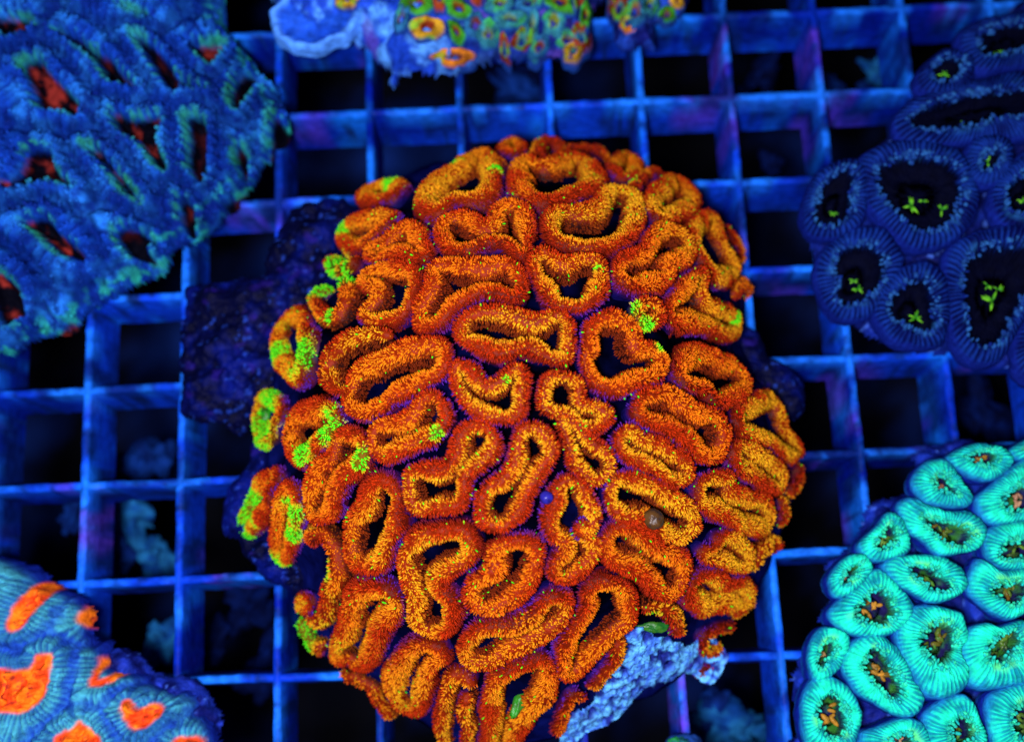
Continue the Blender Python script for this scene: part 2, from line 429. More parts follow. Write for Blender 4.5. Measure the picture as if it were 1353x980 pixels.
# (crop, closed?, crest points, half width)
RIDGES = [
 (q1, 1, [(900,270),(880,340),(940,370),(1010,330),(1090,325),(1160,285),(1200,215),(1165,140),(1090,140),(1020,190),(950,225)], 17),
 (q1, 1, [(1240,110),(1265,80),(1305,90),(1320,120),(1280,130)], 11),
 (q1, 1, [(590,315),(640,290),(700,265),(760,265),(740,310),(680,335),(620,335)], 11),
 (q1, 1, [(505,480),(560,430),(640,410),(710,400),(715,430),(660,480),(600,540),(530,555),(500,520)], 12),
 (q1, 1, [(610,560),(690,540),(740,480),(800,455),(860,490),(885,560),(870,600),(800,590),(720,585),(650,600)], 14),
 (q1, 0, [(435,610),(460,645),(500,655),(545,630),(555,595)], 11),
 (q1, 0, [(505,680),(512,740),(505,810),(450,860),(390,825),(375,775),(420,735)], 11),
 (q1, 1, [(590,690),(660,650),(760,635),(825,660),(820,760),(785,840),(720,880),(640,880),(595,850),(640,800),(655,750),(620,715)], 14),
 (q1, 1, [(950,450),(1020,410),(1100,420),(1155,455),(1190,400),(1240,365),(1310,370),(1345,430),(1345,520),(1330,585),(1285,560),(1220,520),(1150,530),(1070,560),(990,550),(945,510)], 14),
 (q1, 1, [(900,640),(970,620),(1080,625),(1200,620),(1290,640),(1320,710),(1290,770),(1200,760),(1110,760),(1040,790),(980,850),(920,900),(850,900),(840,840),(880,760),(900,700)], 15),
 (ph, 1, [(605,427),(625,410),(655,405),(690,412),(715,420),(735,410),(752,420),(754,450),(750,472),(725,470),(700,457),(670,464),(640,460),(613,448)], 15),
 (ph, 1, [(365,480),(361,455),(368,425),(385,410),(398,415),(399,440),(395,470),(390,497)], 12),
 (q3, 0, [(720,45),(640,20),(540,35),(470,80),(430,150),(420,220),(460,270),(535,290)], 15),
 (q3, 1, [(550,220),(640,150),(740,100),(850,70),(950,80),(970,150),(930,220),(850,270),(740,300),(690,350),(620,390),(550,370),(520,320)], 15),
 (ph, 1, [(598,490),(605,520),(630,545),(655,553),(685,548),(691,520),(690,490),(680,482),(660,503),(640,508),(622,490),(608,477)], 15),
 (q3, 1, [(670,440),(760,420),(830,380),(860,320),(920,300),(965,350),(975,410),(930,480),(850,520),(770,560),(690,590),(645,545),(640,480)], 14),
 (q3, 1, [(1030,500),(1080,440),(1150,450),(1190,510),(1170,580),(1110,630),(1060,680),(1060,760),(1020,820),(930,820),(830,820),(800,750),(800,670),(870,650),(950,640),(1000,600),(1010,550)], 14),
 (q3, 1, [(280,560),(260,490),(300,400),(360,370),(430,350),(480,390),(460,440),(420,490),(370,540),(320,590)], 14),
 (q3, 1, [(470,490),(530,480),(590,510),(590,580),(560,640),(490,690),(470,750),(460,840),(400,880),(350,840),(350,750),(360,680),(400,620),(450,580),(460,540)], 14),
 (q3, 1, [(140,310),(190,330),(225,370),(205,430),(180,480),(135,520),(120,470),(120,390)], 8),
 (q3, 1, [(60,920),(70,830),(100,740),(150,680),(210,660),(170,740),(165,810),(120,880)], 11),
 (ph, 1, [(368,650),(380,643),(389,662),(386,690),(384,712),(372,742),(363,735),(361,700),(362,668)], 10),
 (ph, 1, [(475,672),(486,648),(504,638),(519,650),(521,676),(519,702),(510,724),(498,745),(480,753),(464,743),(457,722),(458,697),(464,683)], 14),
 (ph, 1, [(690,566),(714,566),(731,584),(729,607),(711,627),(698,650),(689,675),(676,692),(660,700),(638,690),(633,667),(642,646),(664,634),(680,612),(684,590)], 14),
 (q5, 0, [(350,105),(375,65),(425,65),(455,115),(465,185),(460,255),(430,320),(420,400),(375,450),(340,420)], 13),
 (q5, 1, [(310,370),(335,340),(365,350),(355,385),(325,395)], 9),
 (q5, 0, [(305,430),(315,480),(345,530),(385,575),(410,560)], 9),
 (q5, 1, [(525,400),(550,320),(640,300),(730,330),(755,390),(710,440),(670,490),(645,570),(610,640),(565,650),(535,610),(465,620),(490,540),(515,470)], 14),
 (q5, 1, [(790,130),(840,70),(950,50),(1040,50),(1080,110),(1060,180),(990,230),(940,290),(980,360),(1000,430),(970,500),(890,500),(830,450),(820,380),(800,300),(780,210)], 15),
 (q5, 1, [(800,600),(860,560),(930,570),(950,620),(890,680),(870,750),(850,840),(790,840),(740,780),(720,710),(760,660)], 14),
 (q5, 0, [(500,690),(560,715),(640,760),(680,830),(725,885)], 8),
 (ph, 1, [(612,852),(630,836),(665,834),(700,822),(722,797),(745,791),(755,806),(742,828),(710,850),(680,868),(650,880),(620,877)], 14),
 (ph, 1, [(620,793),(622,772),(646,758),(652,735),(664,720),(690,714),(709,726),(711,749),(703,776),(685,794),(660,806),(635,808)], 15),
 (ph, 1, [(737,652),(750,634),(768,640),(782,660),(789,688),(780,708),(789,725),(775,752),(750,768),(731,760),(740,745),(750,728),(738,712),(728,695),(735,675)], 13),
 (q4, 1, [(505,510),(545,465),(620,500),(700,530),(780,580),(830,650),(800,700),(740,700),(670,650),(590,600),(525,565)], 15),
 (q4, 1, [(590,340),(640,290),(730,280),(800,320),(850,370),(930,380),(985,440),(985,520),(960,590),(890,590),(820,530),(750,480),(670,440),(600,400)], 15),
 (q4, 1, [(480,700),(530,680),(620,700),(720,740),(800,790),(850,850),(850,920),(790,960),(700,950),(600,880),(500,850),(460,790)], 15),
 (q6, 1, [(440,110),(470,40),(550,20),(640,70),(720,120),(800,170),(810,250),(770,320),(690,330),(640,280),(560,230),(480,190)], 15),
 (q6, 1, [(370,320),(440,280),(520,290),(570,360),(560,440),(500,500),(430,570),(360,640),(300,700),(255,690),(260,600),(300,500),(340,440),(370,380)], 14),
 (q6, 0, [(500,550),(490,630),(430,700),(380,755)], 10),
 (q6, 0, [(610,400),(680,390),(740,420),(785,475),(765,520)], 11),
 (q6, 1, [(830,300),(870,250),(950,245),(1010,280),(1080,280),(1100,330),(1060,390),(980,380),(920,400),(850,360)], 14),
 (q6, 1, [(880,140),(950,120),(970,75),(1030,70),(1085,110),(1095,180),(1050,215),(970,185),(900,165)], 12),
 (q6, 0, [(1130,220),(1140,150),(1190,110),(1235,85)], 10),
 (q6, 0, [(1020,475),(960,490),(900,520),(885,570),(920,590),(965,560)], 6.5),
 (q6, 0, [(930,640),(880,670),(872,700)], 6.5),
 (q6, 0, [(345,805),(305,775),(275,830),(245,900),(225,965)], 7),
 (ph, 1, [(646,990),(647,940),(648,912),(668,893),(700,880),(720,874),(730,895),(727,920),(705,945),(682,978),(665,1000)], 14),
 (q5, 0, [(1100,745),(1050,722),(980,700),(975,780),(945,870),(950,990)], 11),
 (q5, 0, [(1070,790),(1045,860),(1075,930),(1060,1000)], 8),
 (q2, 1, [(40,200),(90,160),(160,185),(240,150),(330,150),(400,200),(410,260),(340,300),(260,320),(170,340),(90,310),(40,260)], 17),
 (q2, 0, [(120,140),(150,90),(200,72),(235,95)], 11),
 (q2, 0, [(260,110),(330,110),(400,115),(440,145)], 10),
 (q2, 1, [(480,190),(505,150),(560,155),(590,195),(560,230),(520,235)], 11),
 (q2, 0, [(575,285),(590,240),(650,210),(690,212)], 10),
 (q2, 1, [(190,420),(230,380),(320,380),(400,360),(440,300),(520,290),(590,330),(600,410),(570,490),(480,540),(380,550),(270,530),(200,490)], 16),
 (q2, 1, [(640,330),(690,270),(750,240),(820,290),(860,350),(830,390),(770,410),(720,430),(660,400)], 14),
 (q2, 1, [(505,640),(540,585),(620,570),(645,500),(700,460),(780,480),(830,540),(820,610),(740,640),(735,700),(650,725),(560,720),(510,690)], 14),
 (q2, 1, [(110,620),(160,560),(240,610),(330,605),(410,610),(435,680),(410,770),(340,825),(280,815),(215,810),(180,730),(130,680)], 14),
 (q2, 1, [(590,860),(620,800),(680,810),(700,860),(650,900),(600,890)], 12),
 (q2, 1, [(840,470),(875,410),(930,425),(960,500),(1000,580),(1040,650),(1000,700),(940,680),(890,610),(850,540)], 13),
 (q2, 0, [(985,455),(1015,510),(1055,565),(1060,620)], 9),
 (q2, 1, [(880,665),(820,720),(760,790),(745,870),(830,895),(930,915),(1010,945),(1045,900),(1000,850),(930,830),(890,770),(895,710)], 13),
 (q2, 0, [(1040,785),(1050,730),(1090,735),(1092,775)], 9),
 (ph, 1, [(778,452),(782,428),(800,417),(823,419),(842,432),(848,456),(868,458),(879,472),(876,490),(855,500),(832,508),(808,511),(786,500),(775,480)], 15),
 (q4, 1, [(810,140),(860,95),(940,125),(1020,160),(1075,230),(1070,300),(990,340),(940,330),(920,280),(860,265),(810,250),(790,200)], 14),
 (q4, 1, [(1050,370),(1110,340),(1180,310),(1230,380),(1260,470),(1320,560),(1260,580),(1190,520),(1110,490),(1050,450)], 12),
 (q4, 1, [(1030,580),(1050,530),(1110,550),(1190,590),(1240,650),(1240,720),(1180,730),(1100,670),(1040,640)], 13),
 (q4, 1, [(870,750),(890,690),(960,670),(1010,680),(1020,740),(1080,760),(1160,770),(1190,830),(1170,900),(1090,920),(1020,880),(950,830),(880,800)], 14),
 (q4, 0, [(1320,610),(1325,690),(1290,750)], 9),
 (q4, 0, [(1245,780),(1258,850),(1240,905)], 9),
 (q4, 1, [(160,310),(190,235),(270,215),(330,270),(330,340),(400,355),(455,400),(420,455),(370,470),(330,450),(270,390),(190,380)], 14),
 (q4, 1, [(240,420),(275,490),(285,580),(340,660),(410,705),(460,660),(465,590),(420,545),(370,510),(315,445)], 13),
 (q4, 1, [(320,910),(345,895),(370,915),(350,940)], 8),
 (q6, 0, [(1105,350),(1085,400),(1030,410)], 8),
]
GREEN = [(q1,720,268,75),(q1,870,215,60),(q1,1020,180,50),(q1,510,470,55),(q1,470,640,80),(q1,520,640,60),(q1,500,720,60),(q1,400,740,60),(q1,450,860,30),
 (q3,210,130,60),(q3,320,130,70),(q3,160,400,130),(q3,90,800,80),(q3,60,920,80),(q3,440,450,60),(q3,340,560,50),(q3,280,830,55),(q3,285,930,45),
 (q5,230,190,60),(q5,180,190,40),(q5,315,480,90),(q5,350,540,60),(q5,440,640,30),(q2,560,830,45),(q2,620,895,55),(q2,390,650,30),(q2,1030,890,40),(q2,330,410,25),
 (q4,1100,60,45),(q4,690,85,35),(q6,640,450,60),(q3,930,470,35),(q3,590,570,40),(q1,1200,210,35),(q3,1250,245,25),(q2,780,550,25),(q2,560,260,40),(q3,590,620,35),(q5,430,200,50)]
coral = thing('brain_coral', 'large domed orange brain coral of meandering fuzzy ridges with violet flanks', 'coral', (CC[0], CC[1], 0))
green_w = []
for rg, x, y, r in GREEN:
    gp = Z(rg, [(x, y)])[0]
    w_ = hit([gp], lambda a, b: dome(a, b, RIDGE))[0]
    green_w.append((w_, r / rg[2] * (1.25 if gp[0] < 450 else 0.85)))

# tissue dome beneath the ridges, near-black to paint shade in mouths and crevices
nr, na = 90, 260
rr = np.linspace(0.0, 1.0, nr) ** 0.8; aa = np.linspace(-np.pi, np.pi, na, endpoint=False)
Rg, Ag = np.meshgrid(rr, aa, indexing='ij')
Rad = (np.interp(Ag, sa, sr) - 9) * Rg
X = CC[0] + Rad * np.cos(Ag); Y = CC[1] + Rad * np.sin(Ag)
P = np.stack([X, Y, dome(X, Y)], -1)
P += dome_n(X, Y) * (4.5 * fbm(P, 24, 3, 11))[..., None]
P[..., 2] = np.maximum(P[..., 2], 1.2)
skirt = P[-1].copy(); skirt[:, 2] = 1.0
skirt[:, :2] = CC + (skirt[:, :2] - CC) * 0.86
P = np.concatenate([P, skirt[None]], 0)
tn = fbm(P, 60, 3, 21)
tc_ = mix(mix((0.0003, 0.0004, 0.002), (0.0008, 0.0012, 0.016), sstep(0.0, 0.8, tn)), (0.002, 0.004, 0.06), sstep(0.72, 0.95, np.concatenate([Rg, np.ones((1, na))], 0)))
make('shaded_tissue', P.reshape(-1, 3), [grid_faces(nr + 1, na, False, True)], M_tissue, coral, tc_.reshape(-1, 3))

# crest curves in space
crests = []
for rg, closed, pts, hw in RIDGES:
    px = catmull(Z(rg, pts), bool(closed), 3.0)
    w_ = hit(px, lambda a, b: dome(a, b, RIDGE))
    for _ in range(3):
        if closed: w_ = (np.roll(w_, 1, 0) + w_ * 2 + np.roll(w_, -1, 0)) / 4
        else: w_[1:-1] = (w_[:-2] + 2 * w_[1:-1] + w_[2:]) / 4
    w_ = catmull(w_, bool(closed), 2.4)
    crests.append((w_, closed, hw))
allp = np.concatenate([c[0] for c in crests]); allid = np.concatenate([np.full(len(c[0]), i) for i, c in enumerate(crests)])
def ridge(i):
    C_, closed, hw = crests[i]
    n = len(C_)
    ksc = float(np.mean((CPOS[2] - C_[:, 2]) / CPOS[2]))      # photograph scale at this height
    hw = hw * ksc * 0.94
    C_ = C_ + np.stack([fbm(C_, 16, 2, 131), fbm(C_, 16, 2, 137), 1.2 * fbm(C_, 20, 2, 139)], 1) * 2.0
    up = dome_n(C_[:, 0], C_[:, 1])
    t = (np.roll(C_, -1, 0) - np.roll(C_, 1, 0)) if closed else np.gradient(C_, axis=0)
    t /= np.linalg.norm(t, axis=1)[:, None] + 1e-9
    side = np.cross(t, up); side /= np.linalg.norm(side, axis=1)[:, None] + 1e-9
    up = np.cross(side, t)
    if closed:                                        # make +side the outer flank
        ar = np.sum(C_[:, 0] * np.roll(C_[:, 1], -1) - np.roll(C_[:, 0], -1) * C_[:, 1])
        if ar < 0: side = -side
    flip = closed and ar < 0
    # clearance to neighbours (outer) and to the opposite lip (inner)
    oth = allp[allid != i]
    wo = np.full(n, hw); wi = np.full(n, hw * 1.2)
    for k in range(n):
        dv = oth - C_[k]; dd = np.linalg.norm(dv, axis=1)
        la = dv @ side[k]
        mo = dd[(la > 0.45 * dd)]; mi = dd[(la < -0.45 * dd)]
        if len(mo): wo[k] = min(hw * 1.1, max(5.5, mo.min() * 0.5 - 4.2))
        if not closed and len(mi): wi[k] = min(hw * 1.1, max(5.5, mi.min() * 0.5 - 4.2))
        if closed:
            ds = np.abs(np.arange(n) - k); ds = np.minimum(ds, n - ds) * 2.4
            far = ds > hw * 2.2
            if far.any():
                dv = C_[far] - C_[k]; dd = np.linalg.norm(dv, axis=1)
                la = dv @ side[k]
                mi = dd[la < -0.4 * dd]
                if len(mi): wi[k] = min(hw * 1.4, max(2.6, mi.min() * 0.5 - 3.0))
                mo = dd[la > 0.4 * dd]
                if len(mo): wo[k] = min(wo[k], max(5.5, mo.min() * 0.5 - 4.0))
    def smooth(a, it=10):
        for _ in range(it):
            if closed: a = (np.roll(a, 1) + 2 * a + np.roll(a, -1)) / 4
            else:
                b = a.copy(); b[1:-1] = (a[:-2] + 2 * a[1:-1] + a[2:]) / 4; a = b
        return a
    wo, wi = smooth(wo), smooth(wi)
    wob = 1 + 0.22 * fbm(C_, 17, 2, 31)
    wo, wi = wo * wob, wi * wob
    endk = np.ones(n)
    if not closed:
        s = np.arange(n) * 2.4
        e = np.minimum(s, s[::-1])
        endk = np.sqrt(np.clip(1 - (1 - np.clip(e / hw, 0, 1)) ** 2, 0.02, 1))
    phi = np.radians(np.linspace(-52, 232, 21))
    cs, sn = np.cos(phi), np.sin(phi)
    V = np.zeros((n, len(phi), 3))
    hv = smooth((wo + wi) * 0.5) * 1.5
    for k in range(len(phi)):
        lat = np.where(cs[k] > 0, wo, wi) * np.sign(cs[k]) * abs(cs[k]) ** 0.85 * endk
        vz = sn[k] * hv * endk if sn[k] > 0 else sn[k] * hv * 1.7
        V[:, k] = C_ + side * lat[:, None] + up * (vz - hv * 1.0)[:, None]
    V += up[:, None] * (1.1 * fbm(V, 11, 2, 37))[..., None]
    nn, du = normals_of(V, closed)
    cen = C_ - up * hv[:, None]
    if np.mean(np.sum(nn[:, 10] * (V[:, 10] - cen), -1)) < 0: nn = -nn; fl_ = True
    else: fl_ = False
    # pigment and painted shade: q = 0 outer flank .. 1 inner wall
    q = np.linspace(0, 1, len(phi))[None, :] * np.ones((n, 1))
    big = fbm(V, 75, 2, 5)
    org = mix((0.07, 0.003, 0.0006), (0.20, 0.014, 0.001), sstep(0.25, 0.6, q + 0.15 * big))  # kept dark so the gaps under the papillae look shaded
    vio = mix((0.003, 0.002, 0.05), (0.03, 0.006, 0.16), sstep(0.1, 0.3, q))
    pe = 0.17 + 0.05 * fbm(V, 16, 2, 14) + 0.05 * sstep(0, 0.6, fbm(V, 60, 2, 15))
    c = mix(vio, org, sstep(pe - 0.06, pe + 0.06, q))
    c = mix(c, (0.012, 0.002, 0.002), sstep(0.66, 0.82, q))  # inner wall goes near-black: mouth shade put into the colour
    gmask = np.zeros(V.shape[:2])
    for gw, gr in green_w:
        gd = np.linalg.norm(V - gw, axis=-1)
        gmask = np.maximum(gmask, 1 - sstep(gr * 0.35, gr * 1.1, gd + 5 * vnoise(V / 6.0, 3)))
    c = mix(c, (0.06, 0.14, 0.003), gmask * 0.5)
    f = grid_faces(n, len(phi), bool(closed), False)
    if fl_: f = f[:, ::-1]
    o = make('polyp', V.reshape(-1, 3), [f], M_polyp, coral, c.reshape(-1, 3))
    # papillae over the crest
    seg = np.linalg.norm(np.diff(V, axis=1), axis=-1)
    ar_ = np.zeros((n, len(phi) - 1)); ds = np.linalg.norm(du, axis=-1) * 0.5
    ar_ = seg * np.maximum((ds[:, :-1] + ds[:, 1:]) * 0.5, 0.2)
    qq = (q[:, :-1] + q[:, 1:]) / 2
    ar_ = ar_ * (qq > 0.15) * (qq < 0.93)
    cnt = int(ar_.sum() / 4.3)
    pr = (ar_ / ar_.sum()).ravel()
    pk = rng.choice(len(pr), cnt, p=pr)
    a_, b_ = np.unravel_index(pk, ar_.shape)
    fa, fb = rng.random(cnt), rng.random(cnt)
    a2 = (a_ + 1) % n if closed else np.minimum(a_ + 1, n - 1)
    def bil(A):
        w0 = A[a_, b_] * (1 - fa)[:, None] + A[a2, b_] * fa[:, None]
        w1 = A[a_, b_ + 1] * (1 - fa)[:, None] + A[a2, b_ + 1] * fa[:, None]
        return w0 * (1 - fb)[:, None] + w1 * fb[:, None]
    pp = bil(V); pn = bil(nn); qv = (b_ + fb) / (len(phi) - 1)
    pn /= np.linalg.norm(pn, axis=1)[:, None] + 1e-9
    keep = rng.random(cnt) < sstep(0.14, 0.30, qv + 0.06 * fbm(pp, 14, 2, 77))
    pp, pn, qv = pp[keep], pn[keep], qv[keep]
    cnt = len(pp)
    sgn = np.clip((0.5 - qv) * 6, -1, 1)
    slope = bil(np.repeat(side[:, None], len(phi), 1))[keep] * sgn[:, None]
    dirn = pn + 0.75 * slope + rng.normal(0, 0.20, (cnt, 3)); dirn /= np.linalg.norm(dirn, axis=1)[:, None]
    ln = rng.uniform(2.2, 5.0, cnt); rd = rng.uniform(0.6, 1.1, cnt)
    yel = sstep(0.42, 0.62, qv + 0.14 * fbm(pp, 40, 2, 8) + rng.normal(0, 0.05, cnt)) * (1 - 0.8 * sstep(0.66, 0.76, qv))
    hue = rng.normal(0, 0.35)
    warm = sstep(-0.6, 0.7, hue + fbm(pp, 130, 2, 19) + 0.6 * ((pp[:, 0] - CC[0]) - 0.5 * (pp[:, 1] - CC[1])) / 350)
    tip = mix(mix((0.07, 0.003, 0.002), (0.52, 0.028, 0.0015), sstep(0.22, 0.48, qv)), mix((1.0, 0.27, 0.004), (1.0, 0.56, 0.012), warm), yel * rng.uniform(0.5, 1.0, cnt))
    tip = tip * rng.uniform(0.5, 1.1, cnt)[:, None]
    deep = sstep(0.64, 0.80, qv + rng.normal(0, 0.03, cnt))               # brown mouth lining, darkened to paint the shade inside
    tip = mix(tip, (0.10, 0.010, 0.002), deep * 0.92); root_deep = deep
    root = mix(mix((0.15, 0.007, 0.001), (0.34, 0.032, 0.002), yel), (0.02, 0.002, 0.001), root_deep)  # roots darker than tips, painting the shade between papillae
    lf = sstep(0.62, 0.95, dome_rho(pp[:, 0], pp[:, 1])) * sstep(150, 280, CC[0] - pp[:, 0]) * sstep(-0.3, 0.5, fbm(pp, 30, 2, 66))
    tip = mix(tip, (0.62, 0.58, 0.01), lf * yel * (rng.random(cnt) < 0.6) * 0.8)
    vm = (1 - sstep(0.20, 0.34, qv + rng.normal(0, 0.03, cnt))) * 0.8 * sstep(-0.5, 0.5, fbm(pp, 50, 2, 23))
    tip = mix(tip, (0.06, 0.014, 0.34), vm); root = mix(root, (0.03, 0.008, 0.18), vm)
    g = np.zeros(cnt)
    for gw, gr in green_w:
        gd = np.linalg.norm(pp - gw, axis=-1) + 0.3 * gr * fbm(pp, 12, 2, 56)
        g = np.maximum(g, 1 - sstep(gr * 0.25, gr * 1.35, gd))
    g = np.clip(g * rng.uniform(0.5, 1.3, cnt) + 0.25 * g * fbm(pp, 9, 2, 55), 0, 1)
    spk = (rng.random(cnt) < 0.006 * (1 + 2 * sstep(0, 1, fbm(pp, 45, 2, 91)))) * 0.7
    g = np.maximum(g, spk)
    tip = mix(tip, (0.80, 0.50, 0.008), sstep(0.03, 0.3, g) * 0.7)
    tip = mix(tip, np.where(rng.random(cnt)[:, None] < 0.85, (0.045, 0.78, 0.01), (0.30, 0.74, 0.01)), sstep(0.2, 0.6, g) * 0.95)
    root = mix(root, (0.01, 0.28, 0.004), g)
    tg = np.zeros((cnt, 3)); tg[:, 0] = 1; tg[:, 1] = 0.3
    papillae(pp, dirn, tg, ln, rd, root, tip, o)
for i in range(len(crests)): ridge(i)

# small patches of green tissue deep in some mouths, and the little round vesicles
def blob(name, px, surf, r, mat, col, parent, flat=0.8, seed=0, lump=0.12, lift=0.0, rx=1.0, rot=0.0, col2=None):
    c = hit([px], surf)[0]; c = c + np.array([0, 0, lift])
    nu, nv = 26, 18
    u = np.linspace(0, 2 * np.pi, nu, endpoint=False); v = np.linspace(0.02, np.pi - 0.02, nv)
    Uu, Vv = np.meshgrid(u, v, indexing='ij')
    P = np.stack([np.cos(Uu) * np.sin(Vv), np.sin(Uu) * np.sin(Vv), np.cos(Vv)], -1)
    P = P * (1 + lump * fbm(P * 10 + seed * 7.1, 6, 3, seed))[..., None]
    P[..., 0] *= rx; P[..., 2] *= flat
    cr, sr_ = math.cos(rot), math.sin(rot)
    P = np.stack([P[..., 0] * cr - P[..., 1] * sr_, P[..., 0] * sr_ + P[..., 1] * cr, P[..., 2]], -1) * r + c
    cc = mix(col, col2 if col2 is not None else np.array(col) * 0.5, sstep(-0.4, 0.5, fbm(P, r * 0.6, 3, seed + 3)))
    return make(name, P.reshape(-1, 3), [grid_faces(nu, nv, True, False)], mat, parent, cc.reshape(-1, 3))
cs_ = lambda a, b: dome(a, b, RIDGE + 2)
blob('vesicle', (863, 686), cs_, 11, M_gloss, (0.07, 0.03, 0.008), coral, 0.9, 1, 0.12, 3, col2=(0.012, 0.012, 0.02))
blob('vesicle', (722, 657), cs_, 7, M_gloss, (0.015, 0.012, 0.20), coral, 0.9, 2, 0.05, 0)
cm_ = lambda a, b: dome(a, b, 9)
for (x, y, r, rx, rot) in [(686, 927, 6, 3.2, 1.05), (862, 828, 6, 2.6, -0.1), (351, 548, 6, 1.4, 1.2)]:
    blob('mouth_tissue', (x, y), cm_, r, M_gloss, (0.010, 0.20, 0.006) if x < 800 else (0.008, 0.09, 0.012), coral, 0.5, int(x), 0.35, 2, rx, rot, col2=(0.03, 0.12, 0.01))

# bare pale skeleton where tissue is missing
def skel_col(P, d, ex):
    a = np.abs(fbm(P, 15, 3, 61))
    c = mix((0.05, 0.17, 0.75), (0.13, 0.50, 0.95), sstep(0.05, 0.4, a))
    return mix(c, (0.03, 0.03, 0.35), sstep(0.3, 0.8, fbm(P, 40, 3, 62)))
def patch(name, poly_px, off, mat, colf, amp, sc, seed):
    ol = catmull(hit(poly_px, lambda a, b: dome(a, b, off))[:, :2], True, 6)
    lo, hi = ol.min(0) - 4, ol.max(0) + 4
    X, Y = np.meshgrid(np.arange(lo[0], hi[0], 1.6), np.arange(lo[1], hi[1], 1.6), indexing='ij')
    d, _ = poly_sd(ol, X, Y)
    P = np.stack([X, Y, np.maximum(dome(X, Y, off), 2 + off * .3)], -1)
    d = d + 6 * fbm(P, 22, 3, seed)
    r_ = 1 - np.abs(fbm(P * [1, 1, .5], sc, 3, seed + 1)) * 2
    P = P + dome_n(X, Y) * (amp * r_ * np.clip(-d / 8, 0, 1))[..., None]
    c = colf(P, d, {})
    c = mix((0.01, 0.02, 0.2), c, sstep(-0.2, 0.5, r_))
    f = grid_faces(*X.shape); ok = (d < 0).ravel()[f].all(1); f = f[ok]
    used = np.unique(f); rm = -np.ones(X.size, int); rm[used] = np.arange(len(used))
    return make(name, P.reshape(-1, 3)[used], [rm[f]], mat, coral, c.reshape(-1, 3)[used])
pt = patch('bare_skeleton', [(735, 975), (752, 945), (780, 925), (800, 895), (818, 850), (835, 830), (870, 838), (905, 850), (935, 838), (960, 850), (948, 885), (930, 905), (905, 888), (880, 900), (850, 915), (815, 945), (780, 965), (750, 985)], 10, M_skel, skel_col, 5, 12, 5)
pt['label'] = 'pale blue bare skeleton with a porous surface'

# dark blue encrusting foot spreading over the grid
def crust_col(P, d, ex):
    c = mix((0.0003, 0.0008, 0.018), (0.0012, 0.005, 0.12), sstep(-0.3, 0.8, fbm(P, 40, 5, 9)))
    c = mix(c, (0.02, 0.07, 0.55), sstep(0.6, 0.95, fbm(P, 6, 2, 29) + 0.25 * fbm(P, 50, 2, 30)) * 0.45)
    return mix(c, (0.012, 0.005, 0.14), sstep(0.5, 0.9, fbm(P, 20, 3, 39)) * 0.6)
ft, _ = sheet('encrusting_foot', [(243, 378), (290, 370), (350, 350), (372, 290), (400, 268), (450, 262), (520, 300), (520, 560), (480, 760), (420, 800), (385, 790), (352, 768), (340, 750), (318, 715), (300, 690), (302, 640), (330, 605), (322, 568), (285, 562), (250, 548), (238, 500), (246, 440)],
      5, 34, 60, M_rock, crust_col, coral, 2.0, None, 9, 22, 3, 1.5, 10)
sheet('encrusting_foot', [(960, 430), (1010, 452), (1025, 480), (1050, 495), (1062, 520), (1066, 540), (1050, 560), (1000, 560), (950, 520)], 5, 26, 25, M_rock, crust_col, coral, 2.6, None, 6, 30, 4, 1.5, 7)

